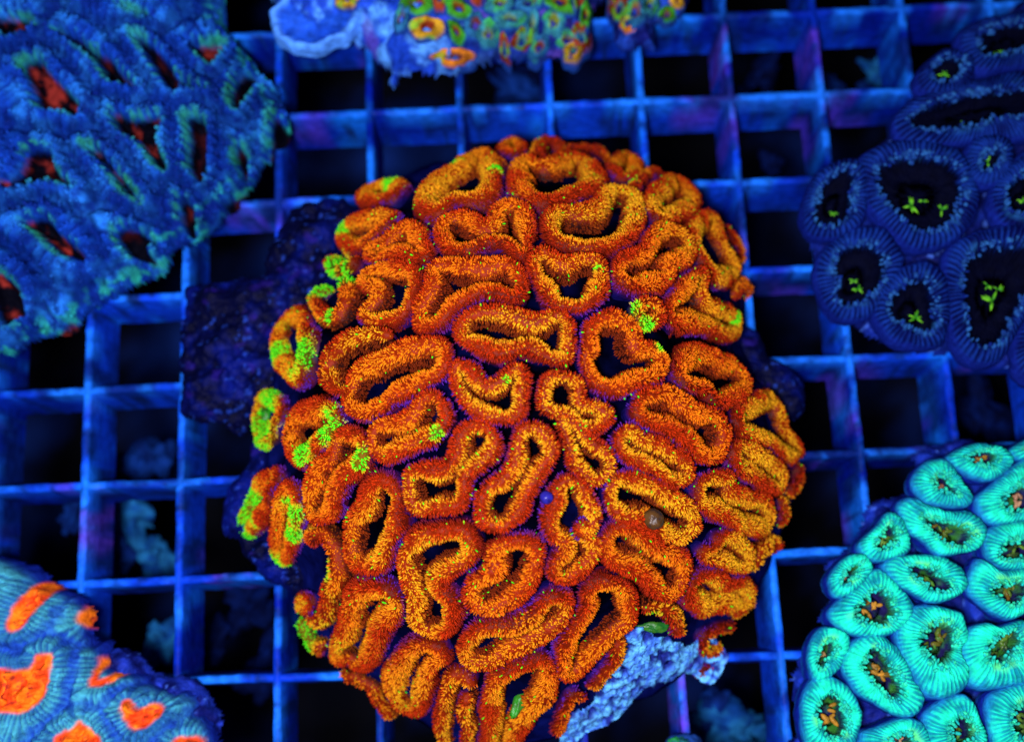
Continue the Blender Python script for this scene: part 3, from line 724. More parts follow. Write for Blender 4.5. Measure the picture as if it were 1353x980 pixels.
# ================================================================ NEIGHBOUR CORALS
# ---- sheet-like fleshy corals with mouths sunk in
def fleshy(name, label, outline, mouths, Hh, L, zpl, pal, ribp, ribamp, depth, seed, gscale=1.0, valley=0.0, pap=0, collar=16, edgeamp=6, fold=0.0, pnear=14):
    ol = plane_hit(outline, 0)
    root = thing(name, label, 'coral', (ol[:, 0].mean(), ol[:, 1].mean(), 0))
    mw = []
    for mp in mouths:
        mc_ = np.mean(mp, 0); mp = [tuple(mc_ + (np.array(p) - mc_) * gscale) for p in mp]
        mw.append(catmull(plane_hit(mp, zpl)[:, :2], True, 3))
    def hfun(X, Y, d):
        D = np.full(X.shape, 1e9); D2 = D.copy(); A = np.zeros(X.shape); I = np.zeros(X.shape, int)
        for k, poly in enumerate(mw):
            sd, arc = poly_sd(poly, X, Y)
            nearer = sd < D
            D2 = np.where(nearer, D, np.minimum(D2, sd))
            A = np.where(nearer, arc, A); I = np.where(nearer, k, I); D = np.where(nearer, sd, D)
        P = np.stack([X, Y, 0 * X], -1)
        jag = 2.2 * vnoise(P / 5.0, seed)
        rib = np.cos(2 * np.pi * A / ribp + 1.8 * vnoise(P / 25.0, seed + 1))
        ribm = sstep(-3, 3, D) * (1 - sstep(collar * 1.4, collar * 3.2, D))
        dz = -depth * (1 - sstep(-9, 3, D + jag))
        dz += ribamp * rib * ribm
        edge = np.clip((D2 - D) / 2, 0, 60)
        dz += -valley * (1 - sstep(0, 12, edge)) * sstep(4, 12, D)
        dz += 5 * sstep(0, 10, D) * (1 - sstep(10, 40, D))
        dz += fold * (np.abs(fbm(P, 16, 3, seed + 8)) * 14 - 4) * (1 - sstep(-8, -2, D))
        dz += 1.6 * vnoise(P / 5.5, seed + 2) + 1.0 * vnoise(P / 3.2, seed + 3)
        dz *= np.clip(-d / 6, 0, 1)
        return dz, dict(D=D + jag * .6, rib=rib, ribm=ribm, edge=edge, I=I)
    def colf(P, d, ex): return pal(P, d, ex)
    o, (X, Y, P, d, ex) = sheet('flesh', outline, 0, Hh, L, M_flesh, colf, root, 2.0, hfun, 5, 60, seed, 1.5, edgeamp)
    # lumps of tissue in the open mouths
    if pap:
        ins = (d < -4) & (ex['D'] > 3.0)
        ii = np.argwhere(ins)
        near = np.exp(-np.clip(ex['D'][ins] - 2, 0, None) / pnear) * 1.3 + 0.10
        pr = near / near.sum()
        k = ii[rng.choice(len(ii), pap, p=pr)]
        pos = P[k[:, 0], k[:, 1]] + np.concatenate([rng.uniform(-1, 1, (pap, 2)), np.zeros((pap, 1))], 1)
        gx_ = np.gradient(P[..., 2], axis=0) / 2.0; gy_ = np.gradient(P[..., 2], axis=1) / 2.0
        nn = np.stack([-gx_[k[:, 0], k[:, 1]], -gy_[k[:, 0], k[:, 1]], np.ones(pap)], -1)
        nn = nn / np.linalg.norm(nn, axis=1)[:, None] + rng.normal(0, .35, (pap, 3)); nn /= np.linalg.norm(nn, axis=1)[:, None]
        c = pal(pos, d[k[:, 0], k[:, 1]], {a: b[k[:, 0], k[:, 1]] for a, b in ex.items()})
        tg = np.zeros((pap, 3)); tg[:, 0] = 1; tg[:, 1] = .2
        lp = rng.uniform(3, 6, pap) ; rp = rng.uniform(1.6, 3.0, pap)
        papillae(pos, nn, tg, lp, rp, c * 0.75, np.clip(c * 1.25, 0, 1), root)
    return root

t1 = (0, 0, 3.38); t2 = (0, 250, 3.38); b1 = (0, 690, 3.38)
MT = [Z(t1, p) for p in [
 [(-60,70),(60,70),(130,80),(120,130),(40,150),(-60,150)],
 [(260,150),(330,160),(420,225),(480,255),(545,330),(600,385),(540,365),(475,345),(440,285),(375,225),(315,185)],
 [(110,300),(180,280),(230,340),(290,400),(350,470),(330,500),(250,480),(180,470),(150,390)],
 [(610,170),(690,210),(745,270),(800,345),(900,385),(800,378),(780,405),(725,355),(685,285)],
 [(810,140),(870,150),(950,110),(950,180),(930,240),(870,210)],
 [(520,510),(600,530),(710,530),(690,620),(720,720),(680,710),(620,630),(540,580)],
 [(830,530),(900,540),(900,650),(870,770),(830,700),(840,600)],
 [(-20,800),(80,780),(120,680),(210,680),(240,760),(320,830),(200,800),(60,830)],
 [(390,660),(455,685),(530,770),(605,865),(535,830),(470,745)],
 [(1050,270),(1110,260),(1090,360),(1040,450),(1020,390)],
 [(1190,450),(1250,510),(1230,570),(1160,650),(1150,590)],
 [(1015,590),(1055,610),(1050,720),(1020,670)],
 [(775,860),(825,880),(815,970),(775,965)],
 [(950,830),(1050,760),(1050,850),(1000,900)],
 [(420,-10),(520,25),(690,75),(600,60)]]] + [Z(t2, p) for p in [
 [(120,150),(200,130),(270,200),(330,250),(320,280),(240,260),(180,200)],
 [(500,170),(570,150),(640,180),(610,220),(690,300),(620,265),(540,245)],
 [(430,430),(510,380),(590,410),(560,460),(480,520),(430,490)],
 [(170,560),(250,530),(330,550),(380,590),(310,620),(240,600),(150,640)],
 [(-60,370),(30,400),(60,500),(0,540),(-60,540)],
 [(880,150),(980,150),(990,220),(900,230)]]]
RED = np.array([1, 0.35, 1, 0.1, .7, .7, .1, 1, .4, .1, .1, .1, .3, .1, .7, 1, .1, 1, 1, 1, .1])
def pal_tl(P, d, ex):
    D = ex['D']
    c = mix((0.004, 0.045, 0.40), (0.014, 0.15, 0.62), sstep(-0.4, 0.7, fbm(P, 26, 4, 71)))
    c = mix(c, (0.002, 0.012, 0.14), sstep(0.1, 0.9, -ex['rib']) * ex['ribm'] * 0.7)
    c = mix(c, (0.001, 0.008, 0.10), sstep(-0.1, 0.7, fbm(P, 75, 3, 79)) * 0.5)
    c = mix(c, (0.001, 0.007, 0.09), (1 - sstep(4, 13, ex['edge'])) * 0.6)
    c = mix(c, (0.002, 0.012, 0.16), sstep(0.15, 0.8, fbm(P, 14, 3, 72)) * 0.8)
    g = (1 - sstep(1, 9, D)) * sstep(-4, 0, D) * sstep(-0.25, 0.5, fbm(P, 30, 2, 73) + 0.3 * ex['rib'])
    c = mix(c, (0.025, 0.34, 0.06), g * 0.55)
    rim = 1 - sstep(4, 30, -d)
    c = mix(c, (0.02, 0.38, 0.25), rim * sstep(0.1, 0.5, fbm(P, 16, 2, 75)) * 0.7)
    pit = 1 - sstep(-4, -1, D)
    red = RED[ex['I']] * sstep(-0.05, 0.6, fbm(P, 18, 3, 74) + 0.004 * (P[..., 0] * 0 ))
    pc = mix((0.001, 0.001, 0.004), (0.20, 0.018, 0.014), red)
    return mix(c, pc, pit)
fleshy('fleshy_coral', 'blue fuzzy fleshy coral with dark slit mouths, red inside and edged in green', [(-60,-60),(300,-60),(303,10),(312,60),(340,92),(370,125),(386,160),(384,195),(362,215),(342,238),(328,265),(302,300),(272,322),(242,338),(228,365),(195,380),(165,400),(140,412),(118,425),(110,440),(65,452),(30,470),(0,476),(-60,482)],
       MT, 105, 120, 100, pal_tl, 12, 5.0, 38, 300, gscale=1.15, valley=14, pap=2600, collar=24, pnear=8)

MB_ = [Z(b1, p) for p in [
 [(130,255),(205,260),(190,340),(150,430),(100,490),(50,480),(60,400),(95,320)],
 [(320,340),(350,310),(390,350),(410,420),(390,460),(340,470),(300,440),(310,380)],
 [(395,600),(430,610),(430,690),(500,640),(560,620),(550,660),(480,720),(410,740),(385,720)],
 [(-60,660),(130,650),(170,590),(240,590),(240,690),(200,790),(120,850),(50,850),(-60,820)],
 [(530,810),(570,785),(610,830),(680,800),(725,840),(670,910),(600,925),(560,890)],
 [(250,960),(330,910),(370,880),(430,930),(470,985),(470,1100),(250,1100)],
 [(770,965),(880,965),(890,1060),(770,1060)]]]
def pal_bl(P, d, ex):
    D = ex['D']
    c = mix((0.018, 0.12, 0.30), (0.05, 0.33, 0.44), sstep(-0.5, 0.6, fbm(P, 40, 3, 81) + 0.35 * ex['rib']))
    c = mix(c, (0.008, 0.035, 0.42), (1 - sstep(1, 9, ex['edge'] + 5 * fbm(P, 12, 3, 82))) * 0.7)
    c = mix(c, (0.008, 0.05, 0.32), sstep(40, 70, D) * 0.4)
    c = mix(c, (0.002, 0.02, 0.22), sstep(0.2, 0.9, -ex['rib']) * ex['ribm'] * 0.45)
    rim = 1 - sstep(4, 16, -d)
    c = mix(c, (0.006, 0.02, 0.28), rim)
    pit = 1 - sstep(-4, 1.5, D)
    oc = mix((0.80, 0.06, 0.010), (1.0, 0.20, 0.01), sstep(-0.5, 0.6, fbm(P, 14, 4, 84)))
    oc = mix(oc, (0.35, 0.02, 0.02), (np.abs(fbm(P, 13, 2, 85)) < 0.045) * 0.85 * (D < -7))
    return mix(c, oc, pit)
fleshy('fleshy_coral', 'teal blue fleshy coral with radiating lines round flat bright orange mouths', [(-60,733),(0,738),(30,742),(62,750),(80,768),(108,782),(128,805),(140,838),(160,842),(165,868),(195,885),(232,905),(255,900),(276,912),(280,940),(292,962),(285,1040),(-60,1040)],
       MB_, 95, 60, 85, pal_bl, 5.0, 2.0, 5, 320, valley=9, pap=0, collar=30, edgeamp=7, fold=1.8)

# loose dark blue crust at the rim of that coral
def rubble_col(c0, c1, sc=16, seed=0):
    def f(P, d, ex): 
        c = mix(c0, c1, sstep(-0.3, 0.7, fbm(P, sc, 4, seed)))
        return mix(c, (0.06, 0.16, 0.75), sstep(0.6, 0.95, fbm(P, 8, 2, seed + 9)) * .8)
    return f
sheet_thing, _ = sheet('encrusted_frag_plug', [(150,870),(185,862),(215,885),(255,895),(275,905),(290,945),(292,985),(270,1030),(200,1030),(160,960)], 0, 40, 26, M_rock, rubble_col((0.003, 0.006, 0.10), (0.01, 0.03, 0.35), 14, 5), None, 2.2, None, 11, 18, 15, 1.5, 9)
sheet_thing['label'] = 'dark blue knobbly frag plug at the rim of the teal coral'; sheet_thing['category'] = 'frag plug'

# ---- polyps with traced outline and mouth (rosettes)
def rosette(parent, outline, mouth, surf, hgt, pal, ribp, ribamp, seed, name='polyp', prof=None, teeth=None):
    a = catmull(hit(mouth, surf), True, 1.0); b = catmull(hit(outline, surf), True, 1.0)
    def ccw(p):
        ar = np.sum(p[:, 0] * np.roll(p[:, 1], -1) - np.roll(p[:, 0], -1) * p[:, 1])
        return p if ar > 0 else p[::-1]
    a, b = ccw(a), ccw(b)
    per = np.linalg.norm(b - np.roll(b, 1, 0), axis=1).sum()
    n = max(40, int(per / 1.8))
    ca = a.mean(0)
    def param(p):
        th = np.unwrap(np.arctan2(p[:, 1] - ca[1], p[:, 0] - ca[0]))
        s = np.concatenate([[0], np.cumsum(np.linalg.norm(np.diff(p, axis=0), axis=1))])
        return th, s / s[-1]
    # start both rings at the same angle
    def rollto(p):
        th = np.arctan2(p[:, 1] - ca[1], p[:, 0] - ca[0])
        return np.roll(p, -int(np.argmin(np.abs(th))), 0)
    a, b = rollto(a), rollto(b)
    def res(p):
        th = np.unwrap(np.arctan2(p[:, 1] - ca[1], p[:, 0] - ca[0]))
        fr_a = (th - th[0]) / (2 * np.pi)
        fr_a = np.maximum.accumulate(fr_a)
        s = np.concatenate([[0], np.cumsum(np.linalg.norm(np.diff(p, axis=0), axis=1))]); s /= s[-1]
        key = 0.6 * fr_a / max(fr_a[-1], 1e-6) + 0.4 * s
        t = np.linspace(0, 1, n, endpoint=False)
        return np.stack([np.interp(t, key, p[:, k]) for k in range(3)], 1)
    A, B = res(a), res(b)
    prof = prof or [(-0.45, -0.75), (-0.30, -0.6), (-0.12, -0.42), (-0.03, -0.1), (0.03, 0.3), (0.08, 0.62), (0.16, 0.84), (0.26, 0.96), (0.40, 1.0), (0.54, 0.97), (0.68, 0.9), (0.82, 0.76), (0.94, 0.5), (1.02, 0.1), (1.03, -0.4), (0.98, -1.0)]
    i = np.arange(n)
    nrib = max(8, int(round(per / ribp)))
    ph_ = 2 * np.pi * i * nrib / n + 1.2 * vnoise(np.stack([i / 9.0, 0 * i + seed, 0 * i], -1), seed)
    rib = np.cos(ph_)
    amp = 0.75 + 0.5 * vnoise(np.stack([i / 5.0, 0 * i + seed * 3.3, 0 * i], -1), seed + 1)
    V = np.zeros((n, len(prof), 3)); lat = np.zeros((n, len(prof)))
    tooth = vnoise(np.stack([i / 3.2, 0 * i + seed * 1.7, 0 * i], -1), seed + 2)
    wv = 1 + 0.10 * fbm(np.stack([np.cos(ph_ / nrib) * 2 + seed, np.sin(ph_ / nrib) * 2, 0 * i], -1), 1, 2, seed)
    for k, (l, h) in enumerate(prof):
        le = l + ((0.16 * rib + 0.16 * tooth) * amp * math.exp(-((l - 0.06) / 0.15) ** 2) if l > -0.2 else 0)
        if l >= 0: p = A + (B - A) * le[:, None] if not np.isscalar(le) else A + (B - A) * le
        else: p = A + (A - ca) * (np.asarray(le)[..., None] if not np.isscalar(le) else le)
        rr_ = ribamp * rib * amp * math.exp(-((l - 0.4) / 0.4) ** 2) * (l > 0)
        V[:, k] = p
        V[:, k, 2] += hgt * h * wv + rr_
        lat[:, k] = l
    ribs = np.repeat(rib[:, None], len(prof), 1)
    V = V + (1.5 * fbm(V, 9, 3, seed))[..., None] * np.array([0.5, 0.5, 1]) + (2.0 * fbm(V, 30, 2, seed + 5))[..., None]
    cen = V[:, 0].mean(0)
    verts = np.concatenate([V.reshape(-1, 3), cen[None]])
    f = grid_faces(n, len(prof), True, False)
    tri = np.stack([np.full(n, n * len(prof)), i * len(prof), ((i + 1) % n) * len(prof)], 1)
    c = pal(V, lat, ribs)
    cc = np.concatenate([c.reshape(-1, 3), c[:1, 0]])
    ob = make(name, verts, [f, tri], M_flesh, parent, cc)
    if teeth is not None:
        kk = rng.integers(0, n, int(n * teeth[0])); pk = rng.integers(5, 8, len(kk))
        pos = V[kk, pk]
        inw = ca - pos; inw[:, 2] = 0; inw /= np.linalg.norm(inw, axis=1)[:, None] + 1e-9
        dr = inw * rng.uniform(0.3, 1.3, (len(kk), 1)) + np.array([0, 0, 0.55]) + rng.normal(0, 0.2, (len(kk), 3)); dr /= np.linalg.norm(dr, axis=1)[:, None]
        tg = np.stack([-inw[:, 1], inw[:, 0], 0 * inw[:, 0]], 1)
        tcol = mix(teeth[1], teeth[2], rng.random(len(kk)))
        papillae(pos, dr, tg, rng.uniform(*teeth[3], len(kk)), rng.uniform(*teeth[4], len(kk)), tcol * 0.6, tcol, ob, 'tentacles', M_flesh, 6)
    return ob, ca, A

# turquoise colony
qd = (953, 580, 2.45)
TQ = [([(730,60),(800,25),(880,25),(935,60),(910,110),(850,135),(780,115)],[(780,60),(850,45),(880,60),(840,90)]),
 ([(615,130),(660,80),(720,80),(760,140),(800,190),(770,225),(680,215),(625,180)],[(680,140),(710,128),(740,185),(690,165)]),
 ([(570,220),(620,195),(700,230),(790,240),(840,290),(820,350),(760,370),(690,380),(640,330),(590,280)],[(650,262),(720,280),(790,305),(765,350),(690,325)]),
 ([(440,340),(490,290),(530,245),(580,265),(605,330),(590,370),(500,400),(455,380)],[(490,340),(530,290),(555,310),(540,345),(500,360)]),
 ([(340,450),(390,390),(440,380),(475,420),(430,490),(370,515),(342,490)],[(375,458),(400,425),(430,418),(392,468)]),
 ([(520,410),(580,380),(680,380),(760,410),(790,460),(760,500),(690,530),(610,500),(550,460)],[(590,415),(650,425),(730,468),(720,495),(660,485)]),
 ([(345,560),(390,510),(460,440),(510,430),(560,470),(605,540),(590,590),(530,630),(430,630),(360,600)],[(445,540),(500,490),(550,545),(520,592),(455,578)]),
 ([(275,680),(310,620),(360,610),(405,650),(390,720),(340,770),(290,770)],[(305,690),(340,655),(355,670),(330,720),(305,735)]),
 ([(390,710),(440,650),(520,640),(570,690),(610,770),(645,840),(600,890),(500,860),(420,810)],[(455,730),(495,685),(560,775),(565,825),(500,805),(468,765)]),
 ([(255,850),(290,780),(350,770),(410,810),(445,890),(420,980),(370,1010),(290,1000),(255,930)],[(310,870),(360,830),(388,880),(382,945),(325,945)]),
 ([(560,640),(600,560),(690,545),(760,570),(790,640),(760,690),(790,780),(720,830),(650,820),(600,740)],[(645,640),(700,595),(745,630),(725,712),(690,725),(650,685)]),
 ([(760,680),(790,620),(850,600),(890,610),(960,590),(995,640),(995,770),(880,800),(800,790),(765,730)],[(850,690),(890,640),(940,610),(955,650),(900,710)]),
 ([(650,900),(720,840),(790,840),(820,900),(840,990),(760,1040),(670,1010)],[(735,930),(770,905),(795,960),(750,985)]),
 ([(440,960),(500,930),(580,900),(640,920),(660,990),(600,1070),(450,1070)],[(540,970),(590,955),(605,1000),(550,1005)]),
 ([(820,200),(870,150),(940,90),(1000,60),(1060,120),(1060,250),(960,265),(860,270)],[(905,200),(980,150),(1005,210),(930,232)]),
 ([(845,310),(900,280),(990,270),(1060,330),(1050,400),(940,420),(880,410),(850,370)],[(885,375),(930,335),(1000,330),(990,375),(900,392)]),
 ([(795,480),(830,390),(900,425),(990,410),(1060,450),(1000,540),(920,580),(850,540)],[(870,490),(930,465),(985,480),(930,530)]),
 ([(850,850),(900,810),(1000,785),(1070,850),(1070,1010),(900,1020),(860,940)],[(935,880),(990,865),(1020,950),(945,955)]),
 ([(925,40),(990,0),(1060,10),(1060,45),(1000,62),(950,70)],[(970,38),(1010,22),(1030,35),(990,48)])]
tq_base = plane_hit([(1230, 800)], 0)[0]
tq = thing('polyp_coral', 'bright turquoise coral of puffy ringed polyps with yellow and orange mouths', 'coral', (tq_base[0], tq_base[1], 0))
TC = plane_hit([(1300, 860)], 60)[0]
def tq_surf(x, y):
    r = np.hypot((x - TC[0]), (y - TC[1]) * 0.9) / 330.0
    return 40 + 80 * (1 - np.clip(r, 0, 1.25) ** 2.2)
def pal_tq(V, lat, rib):
    c = mix((0.004, 0.22, 0.30), (0.012, 0.78, 0.47), sstep(-0.7, 0.6, fbm(V, 16, 4, 91) + 0.6 * rib))
    c = mix(c, (0.12, 0.80, 0.22), sstep(0.3, 0.8, fbm(V, 17, 2, 92)) * (1 - sstep(0.25, 0.5, lat)) * 0.8)
    c = mix(c, (0.01, 0.20, 0.50), sstep(0.72, 0.98, lat))
    c = mix(c, (0.005, 0.02, 0.30), sstep(0.95, 1.0, lat) * (lat >= 0.97))
    inn = 1 - sstep(-0.02, 0.13, lat + 0.05 * rib)
    dk = mix((0.012, 0.010, 0.07), (0.03, 0.16, 0.02), sstep(-0.3, 0.5, fbm(V, 12, 2, 93)))
    return mix(c, dk, inn)
MCOL = [((1.0, 0.45, 0.05), (0.5, 0.30, 0.04)), ((0.95, 0.55, 0.30), (0.6, 0.12, 0.08)), ((0.10, 0.38, 0.04), (0.45, 0.22, 0.03)), ((0.20, 0.42, 0.04), (0.05, 0.12, 0.05)), ((0.95, 0.40, 0.25), (0.95, 0.6, 0.2))]
MSEL = [0, 1, 2, 3, 4, 2, 0, 4, 0, 0, 2, 3, 2, 1, 1, 3, 2, 3, 1]
for k, (ol, mo) in enumerate(TQ):
    oc = np.mean(ol, 0); ol = [tuple(oc + (np.array(p) - oc) * 1.07) for p in ol]
    o, ca, A = rosette(tq, Z(qd, ol), Z(qd, mo), tq_surf, 22, pal_tq, 6.0, 2.8, 500 + k, teeth=(0.6, (0.01, 0.45, 0.45), (0.03, 0.72, 0.36), (2, 6), (1.3, 2.4)))
    # folded tissue in the mouth
    rad = np.linalg.norm(A - ca, axis=1).mean()
    nb = 9
    vs, fs, cl, off = [], [], [], 0
    for j in range(nb):
        an = rng.uniform(0, 6.28); rr_ = rad * rng.uniform(0.05, 0.5)
        idx = rng.integers(0, len(A))
        c0 = ca + (A[idx] - ca) * rng.uniform(0.05, 0.7)
        u = np.linspace(0, 2 * np.pi, 10, endpoint=False); v = np.linspace(0.05, np.pi - .05, 7)
        Uu, Vv = np.meshgrid(u, v, indexing='ij')
        P = np.stack([np.cos(Uu) * np.sin(Vv) * 1.5, np.sin(Uu) * np.sin(Vv) * 0.7, np.cos(Vv) * 0.6], -1)
        P = P * (1 + 0.3 * vnoise(P * 2 + j * 3 + k, 5))[..., None]
        P = np.stack([P[..., 0] * math.cos(an) - P[..., 1] * math.sin(an), P[..., 0] * math.sin(an) + P[..., 1] * math.cos(an), P[..., 2]], -1)
        P = P * rad * rng.uniform(0.13, 0.26) + c0 + np.array([0, 0, -3 + 2 * rng.random()])
        vs.append(P.reshape(-1, 3)); fs.append(grid_faces(10, 7, True, False) + off); off += 70
        m0, m1 = MCOL[MSEL[k]]
        cl.append(mix(np.array(m0) * 0.5, np.array(m1) * 0.25, np.full(70, rng.random())))
    make('mouth', np.concatenate(vs), [np.concatenate(fs)], M_gloss, o, np.concatenate(cl))
sheet('rock_base', [(1040,980),(1045,900),(1062,850),(1095,800),(1090,740),(1120,720),(1135,690),(1160,665),(1205,640),(1215,605),(1260,590),(1330,585),(1420,580),(1420,1040),(1040,1040)], 10, 52, 60, M_rock, rubble_col((0.003, 0.008, 0.13), (0.008, 0.03, 0.36), 18, 25), tq, 3, None, 9, 26, 25, 1.5, 9)

# dark blue ribbed colony
s1 = (953, 0, 3.38); s2 = (953, 250, 3.38)
DB = [(s1,[(880,330),(990,240),(1090,260),(1110,340),(1060,400),(960,440),(890,400)],[(930,320),(1000,270),(1060,290),(1050,350),(990,390),(930,370)]),
 (s1,[(1060,180),(1190,95),(1420,90),(1420,270),(1260,310),(1150,320)],[(1130,190),(1250,130),(1400,140),(1400,220),(1250,258),(1170,268)]),
 (s1,[(800,520),(930,430),(1150,370),(1420,350),(1420,600),(1200,620),(900,655),(800,600)],[(830,530),(950,480),(1150,430),(1420,415),(1420,510),(1250,540),(1000,590),(850,580)]),
 (s1,[(640,720),(820,650),(1020,680),(1120,830),(1100,980),(980,1090),(830,1090),(720,990),(640,860)],[(690,760),(830,710),(1000,740),(1070,850),(1040,960),(960,1040),(850,1050),(770,960),(700,880)]),
 (s1,[(370,930),(440,780),(600,730),(645,860),(610,1000),(500,1060),(390,1040)],[(410,920),(480,800),(575,775),(575,880),(555,980),(480,1020),(410,1000)]),
 (s1,[(1090,760),(1120,640),(1260,630),(1290,740),(1220,830),(1130,830)],[(1150,725),(1200,685),(1240,720),(1180,765)]),
 (s1,[(1200,880),(1290,740),(1440,670),(1440,1010),(1250,1000)],[(1260,880),(1330,800),(1440,760),(1440,960),(1300,960)]),
 (s2,[(440,320),(560,210),(720,200),(790,330),(730,450),(650,560),(520,570),(450,470)],[(500,330),(590,260),(700,290),(720,380),(680,470),(560,530),(500,500),(520,420)]),
 (s2,[(690,500),(790,380),(930,350),(1000,450),(990,640),(930,700),(780,690),(700,600)],[(740,520),(830,420),(910,430),(940,560),(930,650),(850,640),(760,590)]),
 (s2,[(1010,320),(1180,210),(1420,200),(1460,420),(1320,600),(1240,740),(1120,760),(1030,620)],[(1090,330),(1200,270),(1370,280),(1410,400),(1320,520),(1230,680),(1130,700),(1080,560)]),
 (s2,[(1310,680),(1400,560),(1470,560),(1470,830),(1340,830)],[(1390,680),(1430,650),(1430,740),(1400,750)])]
db_base = plane_hit([(1260, 300)], 0)[0]
db = thing('polyp_coral', 'dark blue coral of ribbed wall rings round wide black mouths flecked green', 'coral', (db_base[0], db_base[1], 0))
DC = plane_hit([(1290, 270)], 60)[0]
def db_surf(x, y):
    r = np.hypot((x - DC[0]) / 300.0, (y - DC[1]) / 310.0)
    return 40 + 70 * (1 - np.clip(r, 0, 1.2) ** 2.2)
def pal_db(V, lat, rib):
    c = mix((0.0008, 0.002, 0.045), (0.004, 0.024, 0.20), sstep(-0.5, 0.7, fbm(V, 25, 3, 95) * 0.8 + 0.8 * rib))
    c = mix(c, (0.02, 0.13, 0.40), sstep(0.4, 0.9, fbm(V, 15, 2, 96)) * 0.6 * (1 - sstep(0.3, 0.5, lat)))
    c = mix(c, (0.004, 0.012, 0.18), sstep(0.8, 1.0, lat))
    inn = 1 - sstep(-0.02, 0.10, lat + 0.04 * rib)
    return mix(c, (0.0006, 0.001, 0.008), inn)
PROF_W = [(-0.6, -0.7), (-0.4, -0.65), (-0.2, -0.55), (-0.06, -0.3), (0.0, 0.1), (0.06, 0.55), (0.14, 0.82), (0.26, 0.96), (0.42, 1.0), (0.6, 0.95), (0.78, 0.8), (0.93, 0.5), (1.03, 0.0), (1.04, -0.5), (0.98, -1.0)]
GLEAF = {0: [(995, 338, 5)], 1: [(1222, 255, 5), (1250, 235, 3)], 2: [(1085, 580, 9)], 3: [(850, 920, 8), (985, 935, 6), (900, 900, 4)], 4: [(500, 950, 4)], 5: [(1190, 722, 6)], 6: [(1350, 900, 5)],
         7: [(590, 410, 4), (610, 445, 5)], 8: [(870, 575, 6)], 9: [(1210, 500, 9), (1240, 450, 5), (1190, 430, 4)]}
def leaf(px, reg, surf, size, n_, parent, seed):
    vs, fs, cl, off = [], [], [], 0
    c0 = hit(Z(reg, [px]), surf)[0]
    for j in range(n_):
        an = rng.uniform(0, 6.28); L = size * rng.uniform(1.2, 2.2)
        t = np.linspace(0, 1, 7); wv = np.sin(np.pi * t ** 0.8) * size * 0.28 + 0.2
        d = np.array([math.cos(an), math.sin(an), 0.35]); s_ = np.array([-math.sin(an), math.cos(an), 0])
        mid = c0 + d * (t * L)[:, None] - np.array([0, 0, 1]) * (t ** 2 * L * 0.3)[:, None]
        ring = [mid + s_ * wv[:, None], mid + np.array([0, 0, 1.0]) * wv[:, None] * 0.7, mid - s_ * wv[:, None], mid - np.array([0, 0, 1.0]) * wv[:, None] * 0.5]
        V = np.stack(ring, 1)
        vs.append(V.reshape(-1, 3)); fs.append(grid_faces(7, 4, False, True) + off); off += 28
        cl.append(mix((0.015, 0.20, 0.01), (0.20, 0.65, 0.02), np.clip(np.repeat(t, 4) * 0.8 + rng.uniform(-.3, .3), 0, 1)))
    make('oral_tissue', np.concatenate(vs), [np.concatenate(fs)], M_gloss, parent, np.concatenate(cl))
for k, (rg, ol, mo) in enumerate(DB):
    oc = np.mean(ol, 0); ol = [tuple(oc + (np.array(p) - oc) * 1.1) for p in ol]; mo = [tuple(np.mean(mo, 0) + (np.array(p) - np.mean(mo, 0)) * 0.97) for p in mo]
    o, ca, A = rosette(db, Z(rg, ol), Z(rg, mo), db_surf, 15, pal_db, 7.5, 4.0, 700 + k, prof=PROF_W, teeth=(0.6, (0.003, 0.012, 0.16), (0.02, 0.11, 0.36), (2, 8), (1.4, 3.0)))
    for (x, y, sz) in GLEAF.get(k, []):
        leaf((x, y), rg if k != 3 else s1, lambda a, b: db_surf(a, b) - 6, sz * 0.85, 6, o, k)
sheet('rock_base', [(1062,290),(1080,240),(1110,220),(1160,195),(1190,160),(1215,110),(1260,60),(1310,30),(1420,20),(1420,500),(1340,495),(1280,470),(1220,470),(1160,455),(1120,430),(1080,400),(1070,350)], 10, 48, 50, M_rock, rubble_col((0.002, 0.005, 0.08), (0.006, 0.02, 0.24), 22, 35), db, 3, None, 6, 26, 35, 1.5, 5)

# ---- rock with mixed polyps at the top
u1 = (340, 0, 2.255)
tr_base = plane_hit([(600, 20)], 0)[0]
tr = thing('polyp_rock', 'pale blue rock crusted with small green, orange and teal polyps', 'coral', (tr_base[0], tr_base[1], 0))
def pal_rock(P, d, ex):
    c = mix((0.008, 0.05, 0.5), (0.09, 0.34, 0.95), sstep(-0.2, 0.6, fbm(P, 20, 4, 45)))
    left = 1 - sstep(-130, 60, P[..., 0] + 40)
    c = mix(mix((0.004, 0.010, 0.12), (0.012, 0.04, 0.34), sstep(-.2, .6, fbm(P, 14, 3, 46))), c, left)
    return mix(c, (0.10, 0.05, 0.40), sstep(0.3, 0.8, fbm(P, 30, 3, 47)) * 0.6)
sheet('rock', Z(u1, [(30,-140),(45,20),(90,90),(150,125),(190,155),(260,140),(330,155),(370,190),(400,225),(405,265),(450,235),(560,225),(640,222),(700,210),(760,190),(860,185),(930,195),(985,140),(1010,60),(1020,-140)]), 10, 85, 60, M_rock, pal_rock, tr, 2.4, None, 10, 22, 45, 1.5, 8)
tr_surf = o_surf[0]
RP = [((505,95),45,35,.1,0),((585,180),58,26,.05,1),((480,15),50,35,.2,2),((270,5),35,25,0,0),((600,35),45,28,.3,2),((690,110),34,40,.5,3),((650,85),30,38,.2,4),((755,65),24,50,1.4,3),((790,130),30,40,.3,5),
      ((840,150),26,42,.4,4),((880,80),36,40,.2,3),((900,15),50,30,.2,2),((925,130),36,38,.6,4),((965,120),25,48,-.3,5),((810,15),36,30,0,4),((720,20),40,30,.2,3),((940,165),30,28,.3,0)]
